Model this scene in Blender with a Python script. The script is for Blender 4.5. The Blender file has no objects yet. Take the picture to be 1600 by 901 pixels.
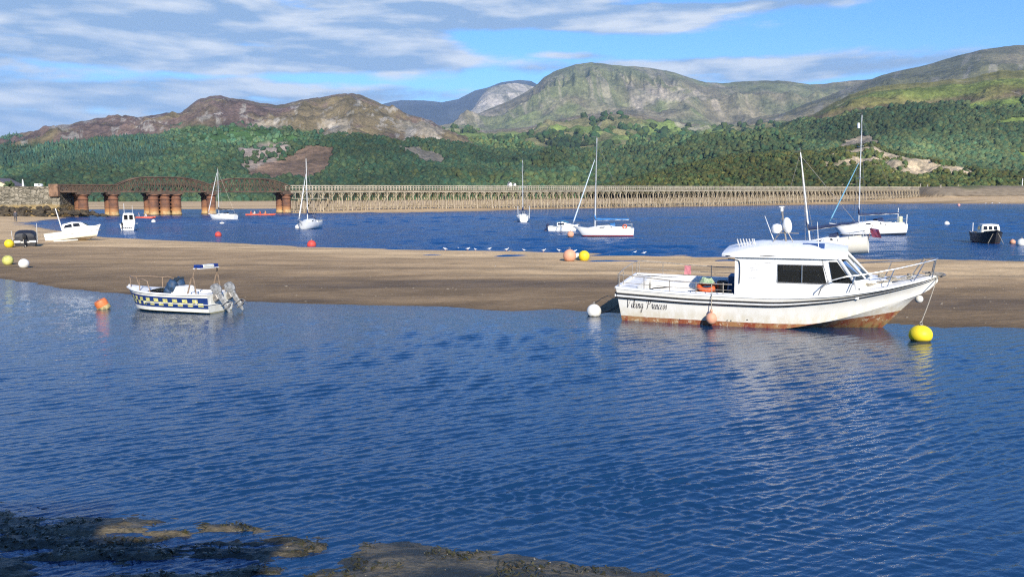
import bpy, bmesh, math, random
import numpy as np
from mathutils import Vector, Matrix, Euler
random.seed(7)
RNG = np.random.default_rng(11)
R = math.radians
SC = bpy.context.scene
COL = SC.collection

# ------------------------------------------------------------------ camera
PX, PY, FOC, CAMZ = 800.0, 450.5, 1300.0, 3.9
PITCH = math.atan((450.5 - 306.5) / FOC)
ROLL = R(0.25)
FW = Vector((0, math.cos(PITCH), -math.sin(PITCH)))
UH = Vector((0, math.sin(PITCH), math.cos(PITCH)))
RH = Vector((1, 0, 0))
RC = RH * math.cos(ROLL) - UH * math.sin(ROLL)
UC = RH * math.sin(ROLL) + UH * math.cos(ROLL)
EYE = Vector((0, 0, CAMZ))
cd = bpy.data.cameras.new('camera'); cam = bpy.data.objects.new('camera', cd); COL.objects.link(cam)
mw = Matrix.Identity(4)
for i in range(3):
    mw[i][0] = RC[i]; mw[i][1] = UC[i]; mw[i][2] = -FW[i]; mw[i][3] = EYE[i]
cam.matrix_world = mw
cd.sensor_width = 36; cd.lens = 36 * FOC / 1600.0
cd.clip_start = 0.1; cd.clip_end = 60000
SC.camera = cam

def ray(u, v):
    return FW + RC * ((u - PX) / FOC) + UC * ((PY - v) / FOC)
def G(u, v, z=0.0):
    "point of the level z seen at photo pixel u, v"
    d = ray(u, v); t = (z - CAMZ) / d.z
    return EYE + d * t
def P(u, v, Y):
    "point at distance Y ahead seen at photo pixel u, v"
    d = ray(u, v); return EYE + d * (Y / d.y)
def proj(X, Y, Z):
    dx, dy, dz = X, Y, Z - CAMZ
    f = dx * FW.x + dy * FW.y + dz * FW.z
    r = dx * RC.x + dy * RC.y + dz * RC.z
    u = dx * UC.x + dy * UC.y + dz * UC.z
    f = np.where(f < 0.01, 0.01, f)
    return PX + FOC * r / f, PY - FOC * u / f

# ------------------------------------------------------------------ node expression helper
class V:
    def __init__(s, nt, sock): s.nt = nt; s.s = sock
    def _m(s, op, *a, clamp=False):
        n = s.nt.nodes.new('ShaderNodeMath'); n.operation = op; n.use_clamp = clamp
        for i, x in enumerate((s,) + a):
            if isinstance(x, V): s.nt.links.new(x.s, n.inputs[i])
            else: n.inputs[i].default_value = float(x)
        return V(s.nt, n.outputs[0])
    def __add__(s, o): return s._m('ADD', o)
    __radd__ = __add__
    def __sub__(s, o): return s._m('SUBTRACT', o)
    def __mul__(s, o): return s._m('MULTIPLY', o)
    __rmul__ = __mul__
    def __truediv__(s, o): return s._m('DIVIDE', o)
    def clamp(s): return s._m('ADD', 0.0, clamp=True)
    def sstep(s, a, b):
        n = s.nt.nodes.new('ShaderNodeMapRange'); n.interpolation_type = 'SMOOTHSTEP'
        s.nt.links.new(s.s, n.inputs[0]); n.inputs[1].default_value = a; n.inputs[2].default_value = b
        return V(s.nt, n.outputs[0])
def comb(nt, x, y, z):
    n = nt.nodes.new('ShaderNodeCombineXYZ')
    for i, a in enumerate((x, y, z)):
        if isinstance(a, V): nt.links.new(a.s, n.inputs[i])
        else: n.inputs[i].default_value = a
    return V(nt, n.outputs[0])
def noise(nt, vec, scale, detail=4, rough=.55, dist=0.0, col=False):
    n = nt.nodes.new('ShaderNodeTexNoise')
    if vec is not None: nt.links.new(vec.s, n.inputs['Vector'])
    n.inputs['Scale'].default_value = scale; n.inputs['Detail'].default_value = detail
    n.inputs['Roughness'].default_value = rough; n.inputs['Distortion'].default_value = dist
    return V(nt, n.outputs[1 if col else 0])
def mixc(nt, fac, a, b, blend='MIX'):
    n = nt.nodes.new('ShaderNodeMix'); n.data_type = 'RGBA'; n.blend_type = blend
    if isinstance(fac, V): nt.links.new(fac.s, n.inputs[0])
    else: n.inputs[0].default_value = fac
    for i, x in ((6, a), (7, b)):
        if isinstance(x, V): nt.links.new(x.s, n.inputs[i])
        else: n.inputs[i].default_value = (x[0], x[1], x[2], 1)
    return V(nt, n.outputs[2])

# ------------------------------------------------------------------ world: sky and clouds
SUN_EL = R(27.0); SUN_AZ_TRAVEL = R(-13.0)      # light travels ahead and a little to the left
world = bpy.data.worlds.new("World"); SC.world = world; world.use_nodes = True
nt = world.node_tree; nt.nodes.clear()
out = nt.nodes.new('ShaderNodeOutputWorld'); bg = nt.nodes.new('ShaderNodeBackground')
bg.inputs[1].default_value = 0.13
sky = nt.nodes.new('ShaderNodeTexSky'); sky.sky_type = 'NISHITA'; sky.sun_disc = False
sky.sun_elevation = SUN_EL
# direction towards the sun: opposite of travel
sx, sy = -math.sin(SUN_AZ_TRAVEL), -math.cos(SUN_AZ_TRAVEL)
sky.sun_rotation = math.atan2(sx, sy)
sky.air_density = 1.0; sky.dust_density = 0.4; sky.ozone_density = 2.0
hs = nt.nodes.new('ShaderNodeHueSaturation'); hs.inputs['Saturation'].default_value = 1.25
nt.links.new(sky.outputs[0], hs.inputs['Color'])
tc = nt.nodes.new('ShaderNodeTexCoord'); sep = nt.nodes.new('ShaderNodeSeparateXYZ')
nt.links.new(tc.outputs['Generated'], sep.inputs[0])
wx, wy, wz = (V(nt, sep.outputs[i]) for i in range(3))
az = wx._m('ARCTAN2', wy); el = wz._m('ARCSINE')
def azel(u, v):
    d = ray(u, v).normalized(); return math.atan2(d.x, d.y), math.asin(d.z)
CL = [(150, 22, 420, 42, 1.0), (330, 92, 380, 20, 1.0), (585, 84, 180, 32, 1.0), (60, 145, 300, 26, .8),
      (330, 135, 260, 18, .55), (560, 150, 260, 16, .55), (700, 12, 300, 22, .9), (860, 34, 330, 20, .95),
      (1090, 14, 260, 13, .85), (1240, 1, 150, 7, .6), (900, 88, 90, 8, .5), (1080, 104, 330, 17, .72), (1350, 104, 220, 16, .6),
      (60, 198, 380, 26, .85), (400, 176, 330, 24, .7), (620, 172, 200, 14, .5), (1250, 118, 330, 14, .6), (250, 60, 300, 30, .6), (600, 50, 200, 30, .7), (150, -50, 700, 40, .7), (-500, 60, 500, 90, .8),
      (2300, 60, 380, 45, .7)]
wob = noise(nt, comb(nt, az * 5.0, el * 14.0, 3.1), 1.0, 3, .5)
elw = el + (wob - 0.5) * 0.02
cov = None
for (u, v, ru, rv, w) in CL:
    a0, e0 = azel(u, v); ra = ru / FOC * .95; re = rv / FOC
    qa = (az - a0) * (1 / ra); qe = (elw - e0) * (1 / re)
    s = (qa * qa + qe * qe) * -1.0
    g = s._m('EXPONENT') * w
    cov = g if cov is None else cov._m('MAXIMUM', g) + (cov * g) * 0.25
vec = comb(nt, az * 5.5, el * 30.0, 0.0)
n1 = noise(nt, vec, 1.0, 9, .52, .2)
vec2 = comb(nt, az * 5.5, (el + 0.013) * 30.0, 0.0)
n2 = noise(nt, vec2, 1.0, 5, .52, .2)
n3 = noise(nt, comb(nt, az * 26.0, el * 70.0, 5.0), 1.0, 6, .6, .2)
wisp = noise(nt, comb(nt, (az + el * .8) * 34.0, el * 60.0, 9.0), 1.0, 5, .6, .8)
dens = (cov + (n1 - 0.5) * 1.5 + (n3 - 0.5) * 0.45 + (wisp - .5) * .08).sstep(0.20, 0.60)
dens = dens * (el.sstep(-0.02, 0.02)) * cov.sstep(0.04, 0.30)
shade = ((n1 - n2) * 4.6 + (n3 - .5) * .8 + (n1 - .5) * 0.6 + 0.32).clamp()
cc = mixc(nt, shade, (1.45, 2.2, 3.3), (3.9, 4.15, 4.4))
skc = V(nt, hs.outputs[0])
skc = mixc(nt, 1.0, skc, (.46, .675, .98), 'MULTIPLY')
fin = mixc(nt, dens * 0.93, skc, cc)
nt.links.new(fin.s, bg.inputs[0]); nt.links.new(bg.outputs[0], out.inputs[0])

# ------------------------------------------------------------------ sun
sl = bpy.data.lights.new('sun', 'SUN'); sl.energy = 4.6; sl.angle = R(0.5); sl.color = (1.0, .93, .82)
so = bpy.data.objects.new('sun', sl); COL.objects.link(so)
trav = Vector((math.sin(SUN_AZ_TRAVEL) * math.cos(SUN_EL), math.cos(SUN_AZ_TRAVEL) * math.cos(SUN_EL), -math.sin(SUN_EL)))
so.rotation_euler = trav.to_track_quat('-Z', 'Y').to_euler()
SC.view_settings.view_transform = 'Standard'; SC.view_settings.look = 'None'
SC.view_settings.exposure = 0.7; SC.view_settings.gamma = 1.0
try: SC.view_settings.use_curve_mapping = False
except Exception: pass
SC.cycles.max_bounces = 6; SC.cycles.diffuse_bounces = 2; SC.cycles.glossy_bounces = 3
SC.cycles.transparent_max_bounces = 6; SC.cycles.volume_bounces = 0
SC.cycles.use_denoising = False
SC.cycles.filter_width = 1.2
SC.cycles.caustics_reflective = False; SC.cycles.caustics_refractive = False; SC.cycles.sample_clamp_indirect = 4.0

# ------------------------------------------------------------------ helpers: objects
def tag(o, label=None, cat=None, group=None, kind=None):
    if label: o['label'] = label
    if cat: o['category'] = cat
    if group: o['group'] = group
    if kind: o['kind'] = kind
    return o
def link_mesh(name, verts, faces, mats=(), parent=None, smooth=False, midx=None):
    me = bpy.data.meshes.new(name)
    if isinstance(verts, np.ndarray) and isinstance(faces, np.ndarray):
        nv, nf, k = len(verts), len(faces), faces.shape[1]
        me.vertices.add(nv); me.vertices.foreach_set('co', verts.astype(np.float32).ravel())
        me.loops.add(nf * k); me.loops.foreach_set('vertex_index', faces.astype(np.int32).ravel())
        me.polygons.add(nf); me.polygons.foreach_set('loop_start', np.arange(0, nf * k, k, dtype=np.int32))
        me.update(calc_edges=True)
    else:
        me.from_pydata([tuple(v) for v in verts], [], [tuple(f) for f in faces]); me.update()
    for m in mats: me.materials.append(m)
    if midx is not None: me.polygons.foreach_set('material_index', np.asarray(midx, dtype=np.int32))
    if smooth: me.polygons.foreach_set('use_smooth', np.ones(len(me.polygons), dtype=bool))
    o = bpy.data.objects.new(name, me); COL.objects.link(o)
    if parent: o.parent = parent
    return o
def vcol(o, cols, name='Col'):
    a = o.data.color_attributes.new(name, 'FLOAT_COLOR', 'POINT')
    c = np.ones((len(cols), 4), np.float32); c[:, :3] = cols
    a.data.foreach_set('color', c.ravel())
def grid_faces(nr, nc):
    i = np.arange((nr - 1) * (nc - 1)); r, c = i // (nc - 1), i % (nc - 1)
    a = r * nc + c
    return np.stack([a, a + 1, a + nc + 1, a + nc], 1)

def newmat(name):
    m = bpy.data.materials.new(name); m.use_nodes = True
    nt = m.node_tree; b = nt.nodes['Principled BSDF']
    return m, nt, b
def bump(nt, b, h, strength, dist=.02):
    n = nt.nodes.new('ShaderNodeBump'); n.inputs['Strength'].default_value = strength; n.inputs['Distance'].default_value = dist
    nt.links.new(h.s, n.inputs['Height']); nt.links.new(n.outputs[0], b.inputs['Normal'])
def objco(nt): 
    t = nt.nodes.new('ShaderNodeTexCoord'); return V(nt, t.outputs['Object'])
def sepv(nt, v):
    s = nt.nodes.new('ShaderNodeSeparateXYZ'); nt.links.new(v.s, s.inputs[0]); return [V(nt, s.outputs[i]) for i in range(3)]
_M = {}
def mat(name, col, rough=.5, metal=0., var=.12, scale=6., dark=None, b_=.0, spec=.5, world=False):
    if name in _M: return _M[name]
    m, nt, b = newmat(name)
    c = V(nt, nt.nodes.new('ShaderNodeNewGeometry').outputs['Position']) if world else objco(nt)
    n = noise(nt, c, scale, 6, .65); n2_ = noise(nt, c, scale * 7, 3, .5)
    d = dark or tuple(x * (1 - var * 2.2) for x in col); l = tuple(min(1, x * (1 + var * .6)) for x in col)
    cc = mixc(nt, (n * .7 + n2_ * .3).sstep(.3, .65), d, l)
    nt.links.new(cc.s, b.inputs['Base Color'])
    b.inputs['Metallic'].default_value = metal
    rr = n * .25 + (rough - .12); nt.links.new(rr.s, b.inputs['Roughness'])
    b.inputs['Specular IOR Level'].default_value = spec
    if b_: bump(nt, b, n2_ + n, b_, .01)
    _M[name] = m; return m

# ------------------------------------------------------------------ numpy noise
def _lat(seed, n=256):
    return np.random.default_rng(seed).random((n, n))
_L = [_lat(s) for s in range(8)]
def vnoise(x, y, s=0):
    L = _L[s % 8]; xi = np.floor(x).astype(int); yi = np.floor(y).astype(int)
    fx, fy = x - xi, y - yi; fx = fx * fx * fx * (fx * (fx * 6 - 15) + 10); fy = fy * fy * fy * (fy * (fy * 6 - 15) + 10)
    g = lambda a, b: L[a % 256, b % 256]
    return (g(xi, yi) * (1 - fx) * (1 - fy) + g(xi + 1, yi) * fx * (1 - fy) + g(xi, yi + 1) * (1 - fx) * fy + g(xi + 1, yi + 1) * fx * fy) - .5
def fbm(x, y, o=5, s=0, gain=.5):
    t = 0; a = 1.0; k = 0
    for i in range(o):
        t = t + a * vnoise(x + 17.3 * i + k, y - 9.1 * i, s + i); a *= gain; x = x * 2.03; y = y * 2.03
    return t
def ridged(x, y, o=5, s=0):
    t = 0; a = 1.0
    for i in range(o):
        t = t + a * (1 - 4 * np.abs(vnoise(x + 5.3 * i, y + 3.7 * i, s + i))); a *= .5; x = x * 2.1; y = y * 2.1
    return t
def sst(x, a, b):
    t = np.clip((x - a) / (b - a), 0, 1); return t * t * (3 - 2 * t)
def sdist(px, py, poly):
    "signed distance to a polygon, positive inside"
    pts = np.array(poly, float); d = np.full(px.shape, 1e9); ins = np.zeros(px.shape, bool)
    n = len(pts)
    for i in range(n):
        ax, ay = pts[i]; bx, by = pts[(i + 1) % n]
        ex, ey = bx - ax, by - ay; wx_, wy_ = px - ax, py - ay
        t = np.clip((wx_ * ex + wy_ * ey) / (ex * ex + ey * ey + 1e-9), 0, 1)
        d = np.minimum(d, np.hypot(wx_ - ex * t, wy_ - ey * t))
        c = ((ay > py) != (by > py)) & (px < (bx - ax) * (py - ay) / ((by - ay) if by != ay else 1e-9) + ax)
        ins ^= c
    return np.where(ins, d, -d)
def dens_line(pts, n=6, jit=0.0):
    "densify a photo-pixel polyline"
    o = []
    for i in range(len(pts) - 1):
        for k in range(n):
            t = k / n; o.append((pts[i][0] * (1 - t) + pts[i + 1][0] * t, pts[i][1] * (1 - t) + pts[i + 1][1] * t))
    o.append(pts[-1]); return o
# ------------------------------------------------------------------ water
def water_mat(name, near):
    m, nt, b = newmat(name)
    b.inputs['Base Color'].default_value = (.006, .033, .088, 1) if near else (.008, .055, .17, 1)
    b.inputs['IOR'].default_value = 1.6 if near else 1.333; b.inputs['Roughness'].default_value = .04 if near else .16
    b.inputs['Specular IOR Level'].default_value = .5 if near else .34
    c = objco(nt); x, y, z = sepv(nt, c)
    ca, sa = math.cos(R(33)), math.sin(R(33))
    u = x * ca + y * sa; v = y * ca - x * sa
    if near:
        n1 = noise(nt, comb(nt, u * 2.2, v * 7.0, 0), 1.0, 4, .6, .4)
        n2 = noise(nt, comb(nt, x * 9.0, y * 16.0, 4), 1.0, 3, .55, .3)
        bump(nt, b, n1 * .7 + n2 * .3, .65, .034)
    else:
        n1 = noise(nt, comb(nt, u * .9, v * 2.4, 0), 1.0, 5, .65, .5)
        n2 = noise(nt, comb(nt, x * .13, y * .3, 2), 1.0, 4, .6, .3)
        bump(nt, b, n1 * .8 + n2 * .35, 1.0, .42)
    return m
MUDA = [(-260, 760), (-60, 782), (0, 785), (48, 789), (70, 798), (120, 800), (160, 803), (215, 806), (270, 811), (330, 816), (400, 830), (470, 838), (515, 848), (505, 860), (455, 874), (440, 886), (470, 905), (430, 960)]
MUDB = [(380, 980), (470, 900), (520, 885), (545, 864), (558, 851), (620, 847), (700, 853), (790, 867), (900, 880), (1040, 897), (1180, 925), (1400, 975)]
BANK_NEAR = [(-900, 380), (-420, 402), (-150, 425), (0, 437), (62, 441), (100, 450), (140, 458), (200, 463), (290, 468), (380, 471), (480, 475), (600, 479), (700, 482), (800, 486), (870, 484), (950, 489), (1100, 497), (1250, 500), (1400, 505), (1470, 510), (1530, 508), (1600, 511), (1750, 516), (2100, 530), (2900, 560)]
BANK_FAR = [(2900, 440), (2100, 419), (1750, 411), (1600, 408.5), (1450, 406), (1300, 404), (1150, 401), (1000, 398), (900, 395), (800, 392), (700, 391), (600, 388.5), (480, 385.5), (350, 379), (250, 375), (170, 371), (145, 369), (100, 362), (65, 356), (46, 350), (52, 346.5), (75, 343.5), (100, 341.5), (104, 336), (80, 331), (-300, 329), (-900, 328)]
g2 = lambda L: [tuple(G(*p)[:2]) for p in L]
polyA = g2(MUDA) + [(-2.0, 2), (-14, 2)]
polyB = g2(MUDB) + [(5.0, 2), (-1.6, 2)]
polyN = g2(dens_line(BANK_NEAR, 3)) + g2(dens_line(BANK_FAR, 3))
# wavy near water: a real wave field, finest close to the quay
nr, nc = 820, 640
vv = np.linspace(0, 1, nr) ** 1.0
invY = 1 / 6.5 + (1 / 44.0 - 1 / 6.5) * vv
Yg = (1 / invY)[:, None] * np.ones((1, nc)); Xg = Yg * np.linspace(-.80, .80, nc)[None, :]
rowd = np.gradient(Yg[:, 0])[:, None]
Zg = np.zeros_like(Xg)
sdM = np.maximum(sdist(Xg[::6, ::6], Yg[::6, ::6], polyA), sdist(Xg[::6, ::6], Yg[::6, ::6], polyB))
sdB = sdist(Xg[::6, ::6], Yg[::6, ::6], polyN)
def up6(a):
    ri = np.clip(np.arange(nr) / 6, 0, a.shape[0] - 1.001); ci = np.clip(np.arange(nc) / 6, 0, a.shape[1] - 1.001)
    r0 = ri.astype(int); c0 = ci.astype(int); fr = (ri - r0)[:, None]; fc = (ci - c0)[None, :]
    A = a[np.ix_(r0, c0)]; B = a[np.ix_(r0, c0 + 1)]; C_ = a[np.ix_(r0 + 1, c0)]; D = a[np.ix_(r0 + 1, c0 + 1)]
    return (A * (1 - fc) + B * fc) * (1 - fr) + (C_ * (1 - fc) + D * fc) * fr
sdM = up6(sdM); sdB = up6(sdB)
calm = sst(-sdM, .0, 2.2) * .75 + .25
calm *= (sst(-sdB, 0, 4.0) * .8 + .2)
calm *= np.clip(.9 + 1.0 * fbm(Xg * .13, Yg * .22, 4, 2), .3, 1.5)
rough_left = sst(Xg - (-9 + 0 * Yg), -4, 6) * .35 + .65
for i in range(46):
    lam = .11 * (3.8 ** RNG.random()); k = 2 * math.pi / lam
    main = i < 32
    th = R(118 if main else 62) + RNG.normal() * (R(12) if main else R(11))
    amp = (.0130 if main else .0068) / k * (1.0 + .5 * RNG.random()) * 4.0 * (.2 / lam) ** .35
    att = np.clip(lam / (rowd * 2.2) - .6, 0, 1)
    ph = RNG.random() * 6.28
    warp = fbm(Xg * .45, Yg * .45, 2, i) * 2.2
    env = 1 if main else (1.6 - 1.0 * sst(-sdM, .6, 5.0))
    Zg += amp * env * att * np.sin(k * (Xg * math.cos(th) + Yg * math.sin(th)) + ph + warp)
Zg *= calm * rough_left
wv = np.stack([Xg.ravel(), Yg.ravel(), Zg.ravel()], 1)
w_ = link_mesh('water', wv, grid_faces(nr, nc), [water_mat('water_near', True)], smooth=True)
tag(w_, 'rippled blue shallow water between the quay and the sandbank', kind='structure')
nr, nc = 520, 700
Yg = (1 / np.linspace(1 / 44.0, 1 / 520.0, nr))[:, None] * np.ones((1, nc)); Xg = Yg * np.linspace(-.84, .84, nc)[None, :]
rowd = np.gradient(Yg[:, 0])[:, None]; Zg = np.zeros_like(Xg)
for i in range(40):
    lam = .9 * (7.0 ** RNG.random()); k = 2 * math.pi / lam; th = R(105) + RNG.normal() * R(26)
    amp = .030 / k * (1 + .6 * RNG.random()); att = np.clip(lam / (rowd * 2.0) - .5, 0, 1)
    Zg += amp * att * np.sin(k * (Xg * math.cos(th) + Yg * math.sin(th)) + RNG.random() * 6.28 + fbm(Xg * .08, Yg * .08, 2, i) * 3)
Zg *= (.7 + .9 * fbm(Xg * .03, Yg * .02, 3, 1)) * sst(Yg, 44, 46) * sst(520 - Yg, 0, 60)
w2 = link_mesh('water', np.stack([Xg.ravel(), Yg.ravel(), Zg.ravel()], 1), grid_faces(nr, nc), [water_mat('water_far', False)], smooth=True)
tag(w2, 'choppy blue estuary channel beyond the sandbank', kind='structure')
for pts in ([(-.84 * 520, 520, 0), (.84 * 520, 520, 0), (2200, 1400, 0), (-2200, 1400, 0)], [(.84 * 44, 44, 0), (2200, 44, 0), (2200, 1400, 0), (.84 * 520, 520, 0)], [(-2200, 44, 0), (-.84 * 44, 44, 0), (-.84 * 520, 520, 0), (-2200, 1400, 0)]):
    ow = link_mesh('water', pts, [(0, 1, 2, 3)], [bpy.data.materials['water_far']]); tag(ow, kind='structure')
# water sideways and behind, outside the near fan
for sgn in (-1, 1):
    pts = [(sgn * .8 * 6.5, 6.5, 0), (sgn * .8 * 44, 44, 0), (sgn * 2200, 44, 0), (sgn * 2200, 6.5, 0)]
    ow = link_mesh('water', pts, [(0, 1, 2, 3) if sgn < 0 else (3, 2, 1, 0)], [bpy.data.materials['water_near']]); tag(ow, kind='structure')

# ------------------------------------------------------------------ sand
def sand_mat():
    m, nt, b = newmat('sand')
    c = objco(nt); x, y, z = sepv(nt, c)
    at = nt.nodes.new('ShaderNodeAttribute'); at.attribute_name = 'Col'
    colv = V(nt, at.outputs['Color'])
    n = noise(nt, comb(nt, x * .25, y * .6, 0), 1.0, 7, .7, .3)
    f = noise(nt, comb(nt, x * 3, y * 5, 0), 1.0, 5, .7)
    c1 = mixc(nt, 1.0, colv, mixc(nt, n.sstep(.3, .7), (.70, .70, .70), (1.15, 1.15, 1.15)), 'MULTIPLY')
    c2 = mixc(nt, 1.0, c1, mixc(nt, f.sstep(.3, .7), (.88, .88, .88), (1.1, 1.1, 1.1)), 'MULTIPLY')
    nt.links.new(c2.s, b.inputs['Base Color'])
    al = V(nt, at.outputs['Alpha']); rr = al * .3 + .65; nt.links.new(rr.s, b.inputs['Roughness'])
    b.inputs['Specular IOR Level'].default_value = .1
    r_ = noise(nt, comb(nt, x * 1.3, y * 6.5, 3), 1.0, 3, .6, 1.2)
    bump(nt, b, f * .7 + n * 1.2 + r_ * .9, .8, .06)
    return m
SAND = sand_mat()
def vcol4(o, c4):
    a = o.data.color_attributes.new('Col', 'FLOAT_COLOR', 'POINT'); a.data.foreach_set('color', c4.astype(np.float32).ravel())
DRY = np.array([.64, .45, .245]); WET = np.array([.225, .155, .086]); MID = np.array([.40, .275, .152])
# sandbank
nr, nc = 700, 620
Yg = (1 / np.linspace(1 / 21.0, 1 / 235.0, nr))[:, None] * np.ones((1, nc)); Xg = Yg * np.linspace(-.9, .9, nc)[None, :]
sd = sdist(Xg, Yg, polyN)
wig = fbm(Xg * .35, Yg * .35, 5, 1) * 1.0 + fbm(Xg * .08, Yg * .12, 3, 3) * 1.2
se = sd + wig * (1 - .85 * sst(Yg, 48, 60)) * np.clip(.45 + sst(Yg, 26, 40) * .5, 0, 1.2)
Zs = np.clip(se * .055, -.4, .0) + .28 * (1 - np.exp(-np.maximum(se, 0) * .22)) + fbm(Xg * .18, Yg * .3, 5, 5) * .05 * sst(se, 0, 3)
Zs += .035 * np.sin(Xg * .5 + Yg * 2.2 + 4 * fbm(Xg * .1, Yg * .1, 3, 2)) * sst(se, 2, 8) * .5
band = sst(se, 1.0, 9.0) 
up = sst(Yg, 36, 44) if False else 0
# wetness: near edge strip stays wet and dark, the upper part is drier
un, vn = proj(Xg, Yg, 0 * Xg)
vnear = np.interp(un, [p[0] for p in BANK_NEAR], [p[1] for p in BANK_NEAR]); vfar = np.interp(un, [p[0] for p in BANK_FAR][:17][::-1], [p[1] for p in BANK_FAR][:17][::-1])
sdn = np.abs(sdist(Xg, Yg, g2(dens_line(BANK_NEAR, 2)) + [(400, -50), (-400, -50)]))      # distance from the near shoreline, in metres
k = sst(sdn + fbm(Xg * .07, Yg * .2, 5, 4) * 9, 2.5, 13.0)
k2 = sst(sdn + fbm(Xg * .05, Yg * .25, 4, 6) * 5, 14, 22)
k2 = np.where(Xg > -12, np.maximum(k2, sst(sdn + fbm(Xg * .06, Yg * .2, 4, 6) * 6, 7.5, 12.0) * sst(Xg, -8, 8)), k2)
colr = WET[None, None] * (1 - k[..., None]) + MID * k[..., None]
colr = colr * (1 - k2[..., None]) + DRY * k2[..., None]
stre = sst(fbm(Xg * .05, Yg * .45 + Xg * .02, 5, 7), .12, .34)      # darker wet runnels
colr = colr * (1 - .24 * stre[..., None])
edge = 1 - sst(np.abs(se), .0, 1.1)
colr = colr * (1 - .25 * edge[..., None])
c4 = np.concatenate([colr, (k * .6 + .4 - .5 * stre)[..., None]], -1).reshape(-1, 4)
o = link_mesh('sand', np.stack([Xg.ravel(), Yg.ravel(), Zs.ravel()], 1), grid_faces(nr, nc), [SAND], smooth=True); vcol4(o, c4)
tag(o, 'broad brown tidal sandbank between the two channels', kind='structure')
SBX, SBY, SBZ = Xg, Yg, Zs
def sand_z(x, y):
    r = np.clip((1 / 21.0 - 1 / y) / (1 / 21.0 - 1 / 235.0) * (nr - 1), 0, nr - 1); c = np.clip((x / y + .9) / 1.8 * (nc - 1), 0, nc - 1)
    return float(SBZ[int(round(r)), int(round(c))])
SPK = None
# far shore under and behind the bridge
BR0 = np.array([-56.0, 205.0]); BRD = np.array([.788, .615])       # line of the bridge (iron to timber joint)
SPIT = [(444, 333.2), (560, 333), (640, 332), (700, 331), (760, 329.5), (800, 328), (870, 326.5), (950, 325), (1060, 323), (1200, 320.8), (1320, 319.3), (1430, 318.2), (1520, 318.3), (1600, 318.5), (1800, 321), (2400, 330)]
BACK = [(-500, 328), (90, 327.5), (250, 327.2), (330, 326.8), (400, 326.3), (436, 326)]
polyF = [(-900, 250)] + g2(BACK) + g2(dens_line(SPIT, 3)) + [(900, 200), (900, 1300), (-900, 1300)]
nr2, nc2 = 420, 620
Yf = (1 / np.linspace(1 / 180.0, 1 / 1250.0, nr2))[:, None] * np.ones((1, nc2)); Xf = Yf * np.linspace(-1.0, 1.0, nc2)[None, :]
sd = sdist(Xf, Yf, polyF) + fbm(Xf * .06, Yf * .06, 4, 2) * 1.2
uf = (Xf + 56) / 250
hm = .5 + np.clip(uf, 0, 1.1) * 2.6
sl_ = .05 + np.clip(uf, 0, 1) * .06
Zf = np.where(sd < 0, sd * .05, hm * (1 - np.exp(-np.maximum(sd, 0) * sl_ / hm)))
# sloping embankment that takes the line on to the right beyond the timber part
E0 = np.array([194.0, 400.0]); E1 = np.array([194 + 250.0, 400 + 30.0])
ex, ey = E1 - E0; L2 = ex * ex + ey * ey
tt = ((Xf - E0[0]) * ex + (Yf - E0[1]) * ey) / L2
side = ((Yf - E0[1]) * ex - (Xf - E0[0]) * ey) / math.sqrt(L2)
emb = 7.6 * sst(side, -26, -2) * sst(tt, -.02, .02) * (1 - .7 * sst(side, 20, 80))
emb += fbm(Xf * .07, Yf * .07, 4, 1) * .9 * sst(emb, .5, 4)
Zf = np.where(emb > .02, np.maximum(Zf, emb), Zf)
cz = DRY * .92 + 0 * Xf[..., None]
low = 1 - sst(sd + fbm(Xf * .02, Yf * .05, 3, 3) * 8, 0, 9)
cz = cz * (1 - .35 * low[..., None])
hi = sst(emb, 2.8, 3.4); cz = cz * (1 - hi[..., None]) + np.array([.235, .185, .125]) * hi[..., None]
dk = (1 - sst(np.abs(emb - 3.0), .15, .5)) * .6; cz = cz * (1 - dk[..., None])
gr = sst(fbm(Xf * .05, Yf * .05, 4, 5), .05, .3) * sst(emb, 5.2, 7) ; cz = cz * (1 - gr[..., None] * .7) + np.array([.08, .10, .035]) * gr[..., None] * .7
runs = sst(fbm(Xf * .008, Yf * .05, 4, 6), .1, .25) * (Yf > 280); cz = cz * (1 - .4 * runs[..., None] * (emb < 1)[..., None])
c4 = np.concatenate([cz, np.full(cz.shape[:2] + (1,), .9)], -1).reshape(-1, 4)
o = link_mesh('sand', np.stack([Xf.ravel(), Yf.ravel(), Zf.ravel()], 1), grid_faces(nr2, nc2), [SAND], smooth=True); vcol4(o, c4)
tag(o, 'pale sand of the far shore under and behind the long bridge', kind='structure')
def far_z(x, y):
    r = np.clip((1 / 180.0 - 1 / y) / (1 / 180.0 - 1 / 1250.0) * (nr2 - 1), 0, nr2 - 1); c = np.clip((x / y + 1) / 2 * (nc2 - 1), 0, nc2 - 1)
    return float(Zf[int(round(r)), int(round(c))])
# sea bed sheet, out past the mountains
o = link_mesh('ground', [(-26000, -3000, -1.3), (26000, -3000, -1.3), (26000, 30000, -1.3), (-26000, 30000, -1.3)], [(0, 1, 2, 3)], [mat('ground_mud', (.12, .1, .07), .9, scale=.05)])
tag(o, kind='structure')

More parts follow.
